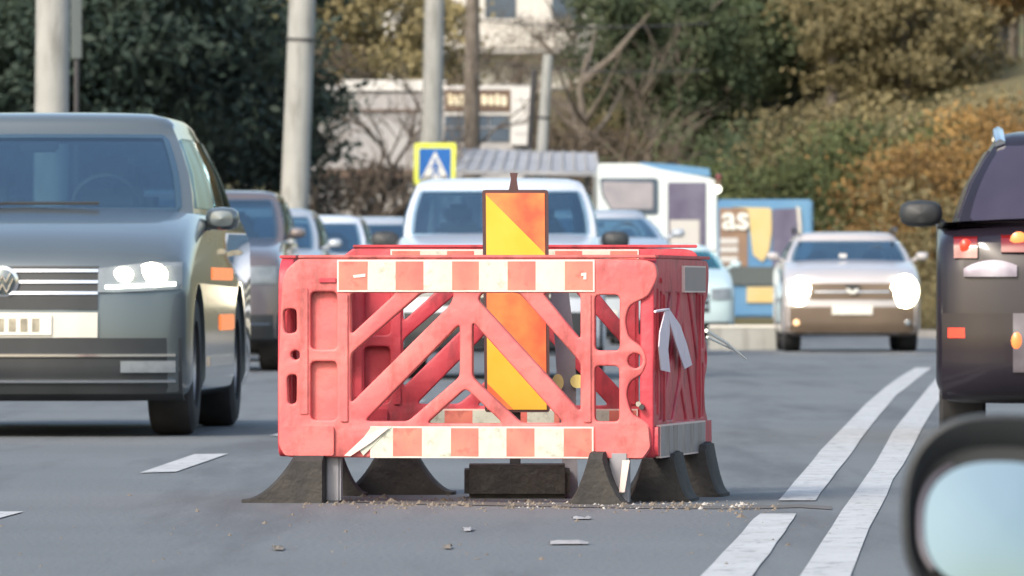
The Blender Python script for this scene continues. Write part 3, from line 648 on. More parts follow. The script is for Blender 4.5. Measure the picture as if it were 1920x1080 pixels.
    def oval(c, name, cx, cz, rx, rz, proud, m, n=14, parent=None, k=1.0):
        vs = [Vector((cx, c.FY(cx, cz) - proud - .012, cz))]
        for sc, pr in ((.6, .009), (1, 0)):
            for i in range(n):
                t = 2 * math.pi * i / n; x = cx + rx * sc * math.cos(t); z = cz + rz * sc * math.sin(t); vs.append(Vector((x, c.FY(cx, cz) - proud - pr, z)))
        for i in range(n):
            t = 2 * math.pi * i / n; vs.append(Vector((cx + rx * math.cos(t), c.FY(cx, cz) + .05, cz + rz * math.sin(t))))
        f = [[0, 1 + i, 1 + (i + 1) % n] for i in range(n)]
        for q in (1, 1 + n): f += [[q + i, q + (i + 1) % n, q + n + (i + 1) % n, q + n + i] for i in range(n)]
        f.append([1 + 2 * n + i for i in range(n)])
        return mesh_obj(name, vs, f, m, parent or c.root)
    def std_front(c, zl0, zl1, zg0, zg1, lampm='lamp_glass', grille='trim_black', chrome=2, plate_z=.42, xg=.5, plate=True):
        g_ = c.strip('grille', -xg, xg, zg0, zg1, .006, grille, 10)
        for k in range(chrome): z = lerp(zg0, zg1, (k + .8) / (chrome + .6)); c.strip('grille_bar', -xg * .98, xg * .98, z - .009, z + .009, .014, 'chrome', 8, 1, parent=g_)
        for sx in (-1, 1):
            a, b = sx * (xg + .03), sx * (c.hw * .94)
            lo = lambda x: zl0 + .02 * (abs(x) - xg); hi = lambda x: zl1 - .06 * max(0, (.2 - (abs(x) - xg)))
            c.strip('headlight', min(a, b), max(a, b), lo, hi, .010, lampm, 8)
        if plate:
            p = c.strip('number_plate', -.26, .26, plate_z - .055, plate_z + .055, .028, 'plate', 4)
            # unreadable characters
            for k in range(7): x = -.20 + k * .066; c.strip('plate_mark', x, x + .04, plate_z - .03, plate_z + .032, .031, 'plate_mark', 1, 1, parent=p)

def at(px, s): return (px - 960) / s, F / s
# big slate SUV front left
X, Y = at(5, 355)
c = Car('parked_car' if 0 else 'car', 'big slate grey SUV at the far left of the photo with its headlight on', X, Y, -.041, 'paint_slate', W_=1.94, L=4.75, H=1.775, gc=.19, zh=.97, zc=1.20, yc=1.15, yr=1.95, wb=.90, wr=.73, zwt=1.66, r=.38, bow=.24, boot=.25, mirror=False)
for sx in (-1, 1): c.mirror(sx, c.hw + .07, 1.6, 1.17, .095, .065, 'paint_slate')
gz = lambda y: CH + (554 - y) / 355
g_ = c.strip('grille', -.50, .50, gz(580), gz(499), .006, 'trim_black', 10)
for y in (507, 528, 549): c.strip('grille_bar', -.50, .50, gz(y + 3), gz(y - 2.5), .016, 'chrome', 10, 1, parent=g_)
em = c.oval('emblem', 0, gz(529), .085, .085, .022, 'chrome', 20); 
c.oval('emblem_ground', 0, gz(529), .068, .068, .034, 'paint_slate', 20, parent=em)
def bar2(c, pts, y, wd, m, name, parent):
    g = G()
    for (x0, z0), (x1, z1) in zip(pts, pts[1:]): g.tube([(x0, y, z0), (x1, y, z1)], wd, 6)
    return g.obj(name, m, parent)
ey = c.FY(0, gz(529)) - .05
bar2(c, [(-.045, gz(529) + .05), (-.018, gz(529) + .0), (0, gz(529) + .035), (.018, gz(529) + .0), (.045, gz(529) + .05)], ey, .006, 'chrome', 'emblem_letter', em)
bar2(c, [(-.056, gz(529) + .02), (-.022, gz(529) - .055), (0, gz(529) - .01), (.022, gz(529) - .055), (.056, gz(529) + .02)], ey, .006, 'chrome', 'emblem_letter', em)
for sx in (-1, 1):
    lo = lambda x: gz(548) + .05 * max(0, abs(x) - .6); hi = lambda x: gz(503) + .12 * min(.28, max(0, abs(x) - .5))
    a, b = sorted((sx * .50, sx * .93)); h = c.strip('headlight', a, b, lo, hi, .012, 'lamp_glass', 16, 8)
    a, b = sorted((sx * .54, sx * .90)); c.strip('light_bar', a, b, lambda x: gz(541) + .05 * max(0, abs(x) - .6), lambda x: gz(535) + .06 * max(0, abs(x) - .6), .024, 'lamp_on' if sx > 0 else 'lamp_glass', 16, 3, parent=h)
    for ox, rr_ in ((.63, .042), (.775, .066)): c.oval('headlight_beam', sx * ox, gz(519) + .01, rr_ * 1.25, rr_, .02, 'lamp_beam' if sx > 0 else 'lamp_glass', 20, parent=h)
    a, b = sorted((sx * .62, sx * .90)); c.strip('fog_light', a, b, gz(699), gz(677), .016, 'lamp_glass', 6)
c.strip('bumper_sheen', -.50, .50, gz(633), gz(586), .012, 'cream_trim_and_sheen', 12)  # cream colour stands in for the bright reflection on the painted bumper
p = c.strip('number_plate', -.26, .26, gz(628), gz(591), .024, 'plate', 6)
for k in range(7): x = -.215 + k * .062; c.strip('plate_mark', x, x + .038, gz(622), gz(597), .027, 'plate_mark', 1, 1, parent=p)
it = c.strip('lower_intake', -.93, .93, gz(752), gz(634), .008, 'trim_black', 14)
for y in (666, 715): c.strip('intake_trim', -.90, .90, gz(y + 3), gz(y - 2), .02, 'chrome', 14, 1, parent=it)
g = G(); g.tube([(-.55, 1.12, 1.22), (-.1, 1.2, 1.25), (.4, 1.2, 1.25)], .010, 5); g.obj('wiper', 'trim_black', c.root)
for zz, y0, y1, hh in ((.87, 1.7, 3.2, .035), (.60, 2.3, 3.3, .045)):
    g = G(); g.box((c.hw - .02, y0, zz - hh), (c.hw + .008, y1, zz + hh), .006); g.obj('orange_reflection', 'glow_orange', c.root)  # glowing orange strips imitate reflections in the flank paint, no real fittings
g = G(); g.box((c.hw - .02, 1.5, .36), (c.hw + .012, 3.2, .42), .006); g.obj('side_trim', 'chrome', c.root)
for yy in (1.75, 2.95): g = G(); g.box((c.hw - .01, yy + .55, .98), (c.hw + .03, yy + .72, 1.01), .008); g.obj('door_handle', 'chrome', c.root)
# warm grey SUV behind it
X, Y = at(353, 190)
c = Car('car', 'warm grey glossy SUV in the queue directly behind the big slate one', X, Y, -.016, 'paint_maroon', W_=1.84, L=4.6, H=1.82, gc=.28, zh=1.13, zc=1.30, yc=1.1, yr=1.8, wb=.88, wr=.78, zwt=1.74, r=.36, lower=.56)
c.std_front(.86, 1.04, .7, 1.0, chrome=2, plate_z=.50)
c.strip('chrome_strip', -.8, .8, .46, .475, .02, 'chrome', 10, 1)
# three silver cars along the kerb lane
for px, s, H, zc, paint, lab in ((452, 165, 1.77, 1.27, 'paint_silver', 'silver crossover behind the warm grey SUV, first of three pale cars in the kerb lane'),
                              (556, 150, 1.78, 1.26, 'paint_white', 'white car in the kerb lane, its bright pillar above the left end of the barrier'),
                              (672, 140, 1.83, 1.28, 'paint_silver', 'pale blue-silver car half hidden behind the left side of the large white SUV')):
    X, Y = at(px, s)
    c = Car('car', lab, X, Y, -.03, paint, W_=1.80, L=4.3, H=H, gc=.24, zh=1.0, zc=zc, yc=1.0, yr=1.7, wr=.70, lower=.45)
    c.std_front(.78, .96, .66, .9, plate_z=.5)
# large white SUV
X, Y = at(937, 210)
c = Car('car', 'large white SUV right behind the striped warning board, facing us', X, Y, .0, 'paint_white', W_=1.90, L=4.85, H=1.835, gc=.24, zh=1.10, zc=1.285, yc=1.05, yr=1.65, wb=.87, wr=.77, zwt=1.73, r=.38, mirror=False, lower=.60, bow=.16)
for sx in (-1, 1): c.mirror(sx, 1.05, 1.5, 1.25, .13, .09)
c.std_front(.74, .95, .66, .94, chrome=2, plate_z=.44, xg=.52)
# dark-glazed crossover behind, silver saloon further back
X, Y = at(1118, 150)
c = Car('car', 'silver crossover with curved dark windscreen between the large white SUV and the white bus', X, Y, -.01, 'paint_silver', W_=1.90, L=4.4, H=1.85, gc=.24, zh=1.22, zc=1.46, yc=1.0, yr=1.8, wb=.86, wr=.62, zwt=1.74, lower=.45)
c.std_front(.9, 1.08, .72, 1.0, plate_z=.5)
X, Y = at(1268, 125)
c = Car('car', 'pale blue-green hatchback in front of the blue truck, right of the barrier', X, Y, .03, 'paint_pale', W_=1.78, L=4.1, H=1.53, gc=.2, zh=.92, zc=1.14, yc=1.0, yr=1.75, wb=.82, wr=.60, glass='glass_teal', lower=.35)
c.std_front(.68, .86, .5, .78, plate_z=.42)
# oncoming car with headlights
X, Y = at(1598, 141)
c = Car('car', 'pale car with both round headlights blazing, alone in the lane right of the barrier', X, Y, .0, 'paint_lilac', W_=1.83, L=4.3, H=1.615, gc=.21, zh=1.02, zc=1.20, yc=1.05, yr=1.72, wb=.84, wr=.68, zwt=1.50, r=.34, bow=.14)
gz = lambda y: CH + (554 - y) / 141
g_ = c.strip('grille', -.56, .56, gz(562), gz(531), .006, 'trim_brown', 10)
c.strip('grille_bar', -.5, .5, gz(548), gz(546), .012, 'chrome', 8, 1, parent=g_)
g = G(); yy = c.FY(0, .8) - .04
g.prism([(-.10, gz(534)), (.10, gz(534)), (.06, gz(545)), (-.06, gz(545))], yy, yy + .03); e_ = g.obj('emblem', 'trim_black', c.root)
g = G(); g.prism([(-.085, .85), (-.03, .83), (0, .80), (.03, .83), (.085, .85), (.06, .80), (.035, .775), (-.035, .775), (-.06, .80)], yy - .012, yy); g.obj('emblem_wings', 'sign_white', e_, smooth=False)
c.strip('lower_bumper', -.88, .88, .22, .60, .012, 'trim_brown', 14);  # brown puts the tint of the headlight glare into the bumper colour
pl = c.strip('number_plate', -.27, .27, gz(590), gz(573), .03, 'plate', 4)
for sx, r1, r2 in ((-1, .155, .19), (1, .185, .22)):
    h = c.strip('headlight', *sorted((sx * .58, sx * .87)), gz(562), gz(528), .012, 'lamp_glass', 6)
    c.oval('headlight_beam', sx * .70, gz(546), r1, r2, .03, 'lamp_beam', 24, parent=h)
for sx in (-1, 1): c.oval('fog_light', sx * .74, gz(605), .04, .04, .02, 'lamp_warm' if sx < 0 else 'lamp_glass', 12)
for sx in (-1, 1):
    g = G(); g.tube([(sx * .66, 1.85, 1.60), (sx * .68, 2.1, 1.66), (sx * .68, 3.2, 1.66), (sx * .66, 3.45, 1.60)], .02, 6); g.obj('roof_rail_or_highlight', 'steel_dark', c.root)
g = G(); g.box((-.05, .0, 0), (.05, .004, .08), .001); o = g.obj('windscreen_sticker', 'panel_pale', c.root, loc=(-.08, 1.10, 1.26)); o.rotation_euler = (-.9, 0, 0)

# dark car ahead of us on the right, seen from behind
X, Y = 3.06, F / 370
c = Car('car', 'black car seen from behind at the right edge of the photo with red tail lights', X, Y, -.055, 'paint_night', W_=1.82, L=4.5, H=1.615, gc=.2, zh=1.08, zc=1.12, yc=.12, yr=.62, wb=.80, wr=.60, zwt=1.54, r=.33, glass='glass_dark', facing=-1, bow=.10, group='cars queueing in our direction')
for sx in (-1, 1):
    for (a0, a1, z0, z1, ox, oz, ra, rb_, mm) in ((.42, .58, .97, 1.09, .49, 1.03, .045, .045, 'glow_orange'), (.70, .82, .94, 1.05, .76, 1.0, .03, .038, 'lamp_red')):
        t_ = c.strip('tail_light', *sorted((sx * a0, sx * a1)), z0, z1, .014, 'lens_red', 4, 4)
        c.oval('brake_lamp', sx * ox, oz, ra, rb_, .012, mm, 14, parent=t_)
    c.strip('corner_highlight', *sorted((sx * .50, sx * .77)), lambda x: .845, lambda x: .93 - 1.9 * (abs(x) - .62) ** 2, .02, 'chrome_dull', 14, 3)  # dull chrome strip imitates the silver highlight on the body shoulder
    c.strip('reflector', *sorted((sx * .66, sx * .85)), .535, .585, .02, 'lamp_red', 4, 1)
    c.oval('fog_lamp', sx * .50, .52, .03, .045, .03, 'glow_orange', 12)
c.strip('bumper', -.88, .88, .22, .66, .022, 'paint_night', 14)
for sx in (-1, 1): c.strip('chrome_strip', *sorted((sx * .40, sx * .52)), .36, .66, .032, 'chrome_dull', 3)
g = G(); g.tube([(-.58, .75, 1.53), (-.59, 1.0, 1.60), (-.59, 2.6, 1.60)], .03, 6); g.obj('roof_rail_or_highlight', 'chrome', c.root)  # chrome tube added to imitate the white highlight along the roof edge

# the nearest car, beyond the right edge of the frame; only its mirror is in view
c = Car('car', 'nearest dark car at the lower right corner, only its round-edged side mirror in view', 1.88, 9.3, -.055, 'paint_night', W_=1.82, L=4.5, H=1.5, gc=.2, zh=.98, zc=1.02, yc=.12, yr=.62, facing=-1, mirror=False, group='cars queueing in our direction')
ms = 1250; my = F / ms
mr = c.root; inv = Matrix.Translation(c.root.location) @ Matrix.Rotation(-.055, 4, 'Z'); inv = inv.inverted()
def sell(cx, cy, rx_, ry_, p=2.6, n=48, skew=0): return [((cx + rx_ * abs(math.cos(t)) ** (2 / p) * (1 if math.cos(t) >= 0 else -1) + skew * math.sin(t) * 0), cy - ry_ * abs(math.sin(t)) ** (2 / p) * (1 if math.sin(t) >= 0 else -1)) for t in [2 * math.pi * k / n for k in range(n)]]
lay = [(1, .0, (1880, 968, 190, 194)), (1, .0, (1880, 968, 182, 187)), (1, .012, (1872, 978, 158, 160)), (1, .03, (1872, 980, 150, 150))]
vs = []; fs = []; n = 48
Ls = [(.16, (1890, 965, 60, 60)), (.13, (1885, 966, 140, 140)), (.08, (1880, 968, 178, 180)), (.02, (1880, 968, 190, 193)), (-.004, (1880, 968, 187, 191)), (-.008, (1880, 968, 180, 185)), (.002, (1877, 974, 168, 168)), (.030, (1874, 978, 155, 140)), (.034, (1874, 978, 100, 90)), (.034, (1874, 978, 10, 9))]
for dy, (a, b, r1, r2) in Ls:
    for q in sell(a, b, r1, r2): p = W(q[0], q[1], ms); p.y = my + dy; vs.append(inv @ p)
for k in range(len(Ls) - 1):
    for i in range(n): fs.append([k * n + i, k * n + (i + 1) % n, (k + 1) * n + (i + 1) % n, (k + 1) * n + i])
fs.append(list(range(n))); fs.append([(len(Ls) - 1) * n + i for i in range(n)])
mh = mesh_obj('side_mirror', vs, fs, 'trim_black', mr)
vs = []; gl = [(0.024, (1880, 978, 148, 116)), (.026, (1880, 978, 152, 119))]
gv = []
for rr_, dy in ((0, -.004), (.35, -.0035), (.7, -.002), (1.0, 0)):
    for q in sell(1874, 985, 140 * max(rr_, .01), 119 * max(rr_, .01), 2.5, n): 
        p = W(q[0], q[1], ms); p.y = my + .012 + dy + (p.z - .40) * .16 ; gv.append(inv @ p)
gf = [[k * n + i, k * n + (i + 1) % n, (k + 1) * n + (i + 1) % n, (k + 1) * n + i] for k in range(3) for i in range(n)] + [list(range(n))]
mesh_obj('mirror_glass', gv, gf, 'mirror', mh)
gv = []
for q in sell(1874, 983, 149, 125, 2.5, n)[16:30]: p = W(q[0], q[1], ms); p.y = my + .010 + (p.z - .40) * .15; gv.append(inv @ p)
g = G(); g.tube(gv, .006, 6); g.obj('glass_rim', 'chrome_dull', mh)
g = G(); a = W(2050, 1000, ms); a.y = my + .08; b = W(2160, 1010, ms); b.y = my + .1; g.tube([inv @ a, inv @ b], .03, 8); g.obj('mirror_arm', 'trim_black', mh)

# ------------------------------------------------------------------ white bus and blue truck
s = 108; bus = empty('bus', 'white bus with dark door glass and blue roof edge behind the cars, right of centre', 'bus', ((1233 - 960) / s, F / s, 0))
def bp(px, py): return ((px - 1233) / s, CH - (py - 554) / s)
def bbox(px0, px1, py0, py1, y0, y1, name, m, parent=bus, bev=.01):
    (a, z1), (b, z0) = bp(px0, py0), bp(px1, py1); g = G(); g.box((a, y0, z0), (b, y1, z1), bev); return g.obj(name, m, parent)
g = G(); g.prism(rounded([bp(1121, 306), bp(1195, 306), bp(1240, 318), bp(1322, 332), bp(1344, 338), bp(1347, 600), bp(1118, 600)], .05, 3), 0, 8.0); g.obj('body', 'paint_bus', bus)
for q in (.9, 6.6):
    for sx in (-1, 1):
        g = G(); g.tube([(sx * 1.02, q, .42), (sx * .78, q, .42)], .42, 20); g.obj('wheel', 'tyre', bus)
g = G(); g.prism(rounded([bp(1124, 334), bp(1234, 334), bp(1234, 402), bp(1150, 402), bp(1128, 366)], .06, 3), -.02, .01); wsn = g.obj('windscreen', 'window_dark', bus)
g = G(); g.prism(rounded([bp(1129, 340), bp(1224, 342), bp(1224, 392), bp(1146, 392), bp(1130, 362)], .05, 3), -.032, -.018); g.obj('sun_blind', 'blind_grey', wsn)
bbox(1252, 1324, 342, 470, -.02, .02, 'door_glass', 'panel_violet'); bbox(1256, 1312, 412, 462, -.03, -.021, 'notice_panel', 'panel_pale')
bbox(1326, 1343, 346, 470, -.03, .0, 'corner_post', 'paint_bus')
g = G(); g.prism([bp(1200, 304), bp(1262, 308), bp(1330, 316), bp(1332, 331), bp(1290, 326), bp(1242, 320), bp(1204, 312)], .05, 5); g.obj('roof_edge', 'paint_blue', bus)
def ball(name, px, py, r, m, parent, y=-.08):
    g = G(); x, z = bp(px, py); vs = []; 
    for j in range(7):
        t = math.pi * (j / 6 - .5)
        for i in range(10): p = 2 * math.pi * i / 10; vs.append((x + r * math.cos(t) * math.cos(p), y + r * math.cos(t) * math.sin(p), z + r * math.sin(t)))
    g.add(vs, [[j * 10 + i, j * 10 + (i + 1) % 10, (j + 1) * 10 + (i + 1) % 10, (j + 1) * 10 + i] for j in range(6) for i in range(10)]); return g.obj(name, m, parent)
ball('marker_lamp', 1345, 355, .065, 'lamp_on', bus); ball('roof_beacon', 1347, 332, .055, 'lens_red', bus); bbox(1340, 1352, 336, 352, -.1, .05, 'lamp_arm', 'trim_brown')
for px in (1150, 1310): bbox(px - 12, px + 12, 530, 548, -.02, .02, 'headlight', 'lamp_glass')

s2 = 98; trk = empty('truck', 'blue delivery truck with a yellow panel and white letters reading as, beyond the white bus', 'truck', ((1436 - 960) / s2, F / s2, 0))
def tp(px, py): return ((px - 1436) / s2, CH - (py - 554) / s2)
def tb(px0, px1, py0, py1, y0, y1, name, m, bev=.01, parent=trk):
    (a, z1), (b, z0) = tp(px0, py0), tp(px1, py1); g = G(); g.box((a, y0, z0), (b, y1, z1), bev); return g.obj(name, m, parent)
tb(1346, 1524, 374, 595, 0, 6.2, 'box_body', 'paint_blue', .04)
for q in (.9, 5.0):
    for sx in (-1, 1):
        g = G(); g.tube([(sx * .88, q, .42), (sx * .64, q, .42)], .42, 20); g.obj('wheel', 'tyre', trk)
tb(1349, 1402, 390, 500, -.02, .01, 'side_panel', 'panel_brown')
g = G(); g.prism(rounded([tp(1372, 388), tp(1446, 390), tp(1447, 430), tp(1442, 470), tp(1430, 492), tp(1412, 478), tp(1402, 392)], .05, 3), -.035, -.005); g.obj('yellow_panel', 'panel_yellow', trk)
g = G(); g.prism(rounded([tp(1449, 392), tp(1494, 390), tp(1497, 430), tp(1488, 470), tp(1480, 520), tp(1448, 520)], .04, 3), -.03, -.004); g.obj('windscreen', 'panel_violet', trk)
g = G(); g.prism([tp(1493, 386), tp(1500, 390), tp(1503, 430), tp(1494, 480), tp(1484, 520), tp(1480, 520), tp(1489, 470), tp(1497, 430)], -.045, -.02); g.obj('pillar', 'cream_trim_and_sheen', trk)
tb(1352, 1512, 500, 535, -.05, .0, 'lower_body', 'paint_slate'); tb(1400, 1458, 538, 568, -.04, .0, 'bumper_plate', 'panel_yellow')
for y in (446, 462, 480): tb(1350, 1384, y, y + 12, -.04, -.015, 'louvre', 'panel_pale', .003)
def letters(txt, px, py, size, yy, m, parent, fx, bold=.012):
    cu = bpy.data.curves.new('letters', 'FONT'); cu.body = txt; cu.size = size; cu.extrude = .008; cu.offset = bold; cu.align_x = 'CENTER'
    t = bpy.data.objects.new('tmp', cu); COL.objects.link(t); dg = bpy.context.evaluated_depsgraph_get(); me = bpy.data.meshes.new_from_object(t.evaluated_get(dg)); bpy.data.objects.remove(t)
    x, z = fx(px, py); me.materials.clear(); me.materials.append(M[m]); o = bpy.data.objects.new('letters', me); COL.objects.link(o); o.parent = parent
    o.location = (x, yy, z); o.rotation_euler = (math.pi / 2, 0, 0); return o
letters('as', 1379, 429, .64, -.055, 'sign_white', trk, tp, .014)
# low concrete block beside the road behind the barrier
g = G(); a = W(1330, 654, 136); b = W(1457, 614, 136); g.prism(rounded([(a.x, 0), (b.x, 0), (b.x, b.z - .01), (b.x - .03, b.z + .005), (a.x, b.z + .005)], .02, 2), a.y, a.y + .5)
blk = tag(g.obj('concrete_block', 'concrete'), 'low concrete block on the road between the pale hatchback and the car with headlights', 'concrete block')
g = G(); g.box((a.x, a.y - .01, b.z), (b.x, a.y + .51, b.z + .03), .005); g.obj('top_edge', 'sign_white', blk)

# ------------------------------------------------------------------ poles, signs
def pole(top, bot, s, r0, r1, label, name='utility_pole', band=None, ext=6.0, m='concrete'):
    a = W(top[0], top[1], s); b = W(bot[0], bot[1], s); d = (a - b) / (a.z - b.z)
    base = b + d * (-b.z); tp_ = a + d * ext; root = empty(name, label, 'pole', base, 0, 'concrete poles along the left kerb')
    L = tp_.z; f_ = lambda z: lerp(r0, r1, z / L)
    g = G(); g.tube([d * z for z in (0, L * .33, L * .66, L)], [f_(z) for z in (0, L * .33, L * .66, L)], 16); g.obj('shaft', m, root)
    if band:
        z = W(0, band, s).z; g = G(); g.tube([d * (z - .025), d * (z + .025)], [f_(z) + .012] * 2, 16); g.obj('band', 'steel_dark', root)
    return root, d, L
pole((99, 0), (97, 212), 165, .20, .185, 'thick plain concrete pole behind the roof of the big slate SUV', ext=3)
pr, d_, L_ = pole((567, 0), (552, 385), 120, .225, .20, 'concrete pole with a dark band, rising above the silver cars left of centre', band=75, ext=3)
pole((815, 0), (809, 270), 97, .205, .19, 'concrete pole directly behind the pedestrian crossing sign', ext=3)
pole((1026, 130), (1013, 330), 92, .135, .10, 'thin leaning pole with a dark band right of the shop', band=221, ext=.3)
for px0, px1, s_, lab in ((990, 1002, 91, 'dark thin steel post beside the leaning banded pole'),):
    g = G(); a = W(1002, 130, s_); b = W(990, 330, s_); d = (a - b) / (a.z - b.z); base = b - d * b.z
    g.tube([base, a], .06, 8); tag(g.obj('steel_post', 'steel_dark'), lab, 'post')
# blue plate hanging by the first pole
sg = empty('blue_sign', 'narrow blue sign plate hanging beside the top of the thick left pole', 'sign', W(143, 300, 160))
sg.location.z = 0; g = G(); z0 = W(0, 110, 160).z; g.box((-.065, 0, z0), (.065, .03, z0 + 2.2), .01); g.obj('plate', 'sign_blue' if 0 else 'paint_slate', sg); g = G(); g.tube([(0, .06, 0), (0, .06, z0 + 2.2)], .03, 8); g.obj('post', 'steel_dark', sg)
# pedestrian crossing sign
s3 = 104; ps = empty('crossing_sign', 'square blue pedestrian crossing sign with a bright yellow-green border', 'road sign', ((816 - 960) / s3, F / s3, 0), 0)
def sp(px, py): return ((px - 816) / s3, CH - (py - 554) / s3)
g = G(); g.prism(rounded([sp(777, 268), sp(855, 268), sp(853, 346), sp(776, 346)], .05, 3), 0, .03); g.obj('border_plate', 'sign_lime', ps)
g = G(); g.prism(rounded([sp(786, 278), sp(846, 278), sp(845, 338), sp(785, 338)], .03, 3), -.008, .0); g.obj('blue_panel', 'sign_blue', ps)
g = G(); g.prism([sp(816, 283), sp(842, 337), sp(789, 337)], -.016, -.008); g.obj('white_triangle', 'sign_white', ps, smooth=False)
g = G(); g.tube([Vector((sp(816, 300)[0], -.018, sp(816, 300)[1])), Vector((sp(816, 300)[0], -.026, sp(816, 300)[1]))], .032, 12)
for A in ([(813, 305), (819, 305), (820, 318), (814, 318)], [(814, 317), (817, 318), (811, 333), (808, 333)], [(816, 318), (820, 317), (826, 332), (823, 333)], [(813, 306), (814, 310), (808, 317), (806, 315)], [(818, 306), (820, 306), (826, 314), (824, 316)]):
    g.prism([sp(*q) for q in A], -.026, -.018)
g.obj('pedestrian_figure', 'sign_blue', ps, smooth=False)
for x in (796, 804, 830, 836):
    g = G(); g.prism([sp(x, 329), sp(x + 3, 329), sp(x + 2, 336), sp(x - 2, 336)], -.024, -.0165); g.obj('zebra_stripe', 'trim_black', ps, smooth=False)
g = G(); g.tube([(0, .06, 0), (0, .06, 2.75)], .035, 10); g.obj('post', 'steel_dark', ps)

# ------------------------------------------------------------------ buildings
s4 = 88; sh = empty('shop', 'low grey shop with a brown sign of cream letters above dark windows', 'building', ((800 - 960) / s4, F / s4, 0))
def hp(px, py): return ((px - 800) / s4, CH - (py - 554) / s4)
def hb(px0, px1, py0, py1, y0, y1, name, m, bev=0, parent=sh):
    (a, z1), (b, z0) = hp(px0, py0), hp(px1, py1); g = G(); g.box((a, y0, z0), (b, y1, z1), bev); return g.obj(name, m, parent, smooth=False)
hb(560, 996, 160, 620, 0, 7, 'wall', 'render_grey')
hb(640, 836, 150, 170, -.08, .0, 'cornice', 'render_white'); hb(836, 960, 162, 168, -.12, .0, 'cornice', 'render_white')
hb(958, 997, 164, 272, -.25, .0, 'pillar', 'render_white')
for y in (187, 205, 250): hb(964, 996, y, y + 1.6, -.262, -.249, 'pillar_joint', 'render_grey')
fs_ = hb(834, 957, 168, 208, -.10, .0, 'fascia', 'fascia_brown')
def blob(cx, cy, w_, h_, m='letter_cream', y0=-.13, y1=-.099, parent=None):
    g = G(); g.prism(rounded([hp(cx - w_, cy - h_), hp(cx + w_, cy - h_ * .8), hp(cx + w_ * .95, cy + h_), hp(cx - w_ * .9, cy + h_)], .06, 3), y0, y1); return g.obj('sign_letter', m, parent or fs_)
for cx, cy, w_, h_ in ((845, 186, 5, 11), (856, 188, 5, 10), (867, 187, 4.5, 11), (880, 187, 5, 10), (892, 188, 4, 9), (908, 187, 5.5, 10), (921, 188, 5, 9.5), (933, 187, 4.5, 11), (945, 189, 5, 10)):
    b_ = blob(cx, cy, w_, h_); g = G(); x, z = hp(cx, cy - 2); g.prism([(x + .018 * math.cos(k), z + .03 * math.sin(k)) for k in (0, 1.05, 2.1, 3.14, 4.2, 5.2)], -.134, -.129); g.obj('letter_gap', 'fascia_brown', b_)
hb(834, 957, 210, 216, -.06, .0, 'ledge', 'render_white')
for a, b in ((834, 872), (875, 915), (918, 955)):
    w_ = hb(a, b, 217, 265, -.03, .0, 'window', 'window_dark'); hb(a, b, 238, 240, -.05, -.029, 'window_bar', 'roof_sheet', parent=w_)
hb(560, 830, 205, 209, -.05, .0, 'ledge', 'fascia_brown')
for a, b in ((640, 690), (703, 735), (745, 752), (763, 800)):
    hb(a, b, 336, 402, -.04, .0, 'shutter_panel', 'panel_pale')
for a, b in ((690, 703), (735, 745), (752, 763)): hb(a, b, 330, 410, -.09, .0, 'post', 'trim_black')
hb(600, 810, 318, 334, -.30, .0, 'eaves', 'fascia_brown')
# sheet roof canopy
g = G(); z = lambda y: CH - (y - 554) / 93; q = lambda x: (x - 960) / 93
vs = [(q(850), 159, z(322)), (q(1122), 159, z(326)), (q(1118), 163, z(284)), (q(870), 163, z(276))]; vs += [(a, b, c_ - .08) for a, b, c_ in vs]
can = empty('canopy', 'grey sheet metal canopy roof right of the shop, behind the large white SUV', 'canopy', (0, 0, 0))
mesh_obj('roof', vs, [[0, 1, 2, 3], [4, 7, 6, 5], [0, 4, 5, 1], [1, 5, 6, 2], [2, 6, 7, 3], [3, 7, 4, 0]], 'roof_sheet', can, smooth=False)
for k in range(13):
    t = k / 12; a = Vector(vs[0]).lerp(Vector(vs[1]), t); b = Vector(vs[3]).lerp(Vector(vs[2]), t); g = G(); g.tube([a + Vector((0, 0, .02)), b + Vector((0, 0, .02))], .025, 4); g.obj('seam', 'render_grey', can)
for x in (870, 985, 1100): g = G(); g.box((q(x) - .05, 159.2, 0), (q(x) + .05, 159.3, z(326) - .08)); g.obj('post', 'steel_dark', can)
# pale apartment block seen through the branches
ap = empty('apartment_building', 'pale apartment block seen through the branches at the top centre', 'building', (3.0, 222, 0))
g = G(); g.box((-6.5, 0, 0), (5.5, 12, 15)); g.obj('wall', 'render_white', ap, smooth=False)
for i in range(6):
    for j in range(4):
        x = -5.6 + i * 1.85; z_ = 2.4 + j * 2.8; g = G(); g.box((x, -.04, z_), (x + .85, .0, z_ + 1.3)); wn = g.obj('window', 'window_dark', ap, smooth=False)
        g = G(); g.box((x - .06, -.12, z_ - .1), (x + .91, -.041, z_ - .02)); g.obj('sill', 'render_grey', wn, smooth=False)
for j in range(4): z_ = 2.0 + j * 2.8; g = G(); g.box((-6.6, -.9, z_ - .15), (-1.2, -.001, z_), 0); b_ = g.obj('balcony', 'render_grey', ap, smooth=False); g = G(); g.box((-6.6, -.94, z_), (-1.2, -.9, z_ + .8)); g.obj('balustrade', 'panel_pale', b_, smooth=False)

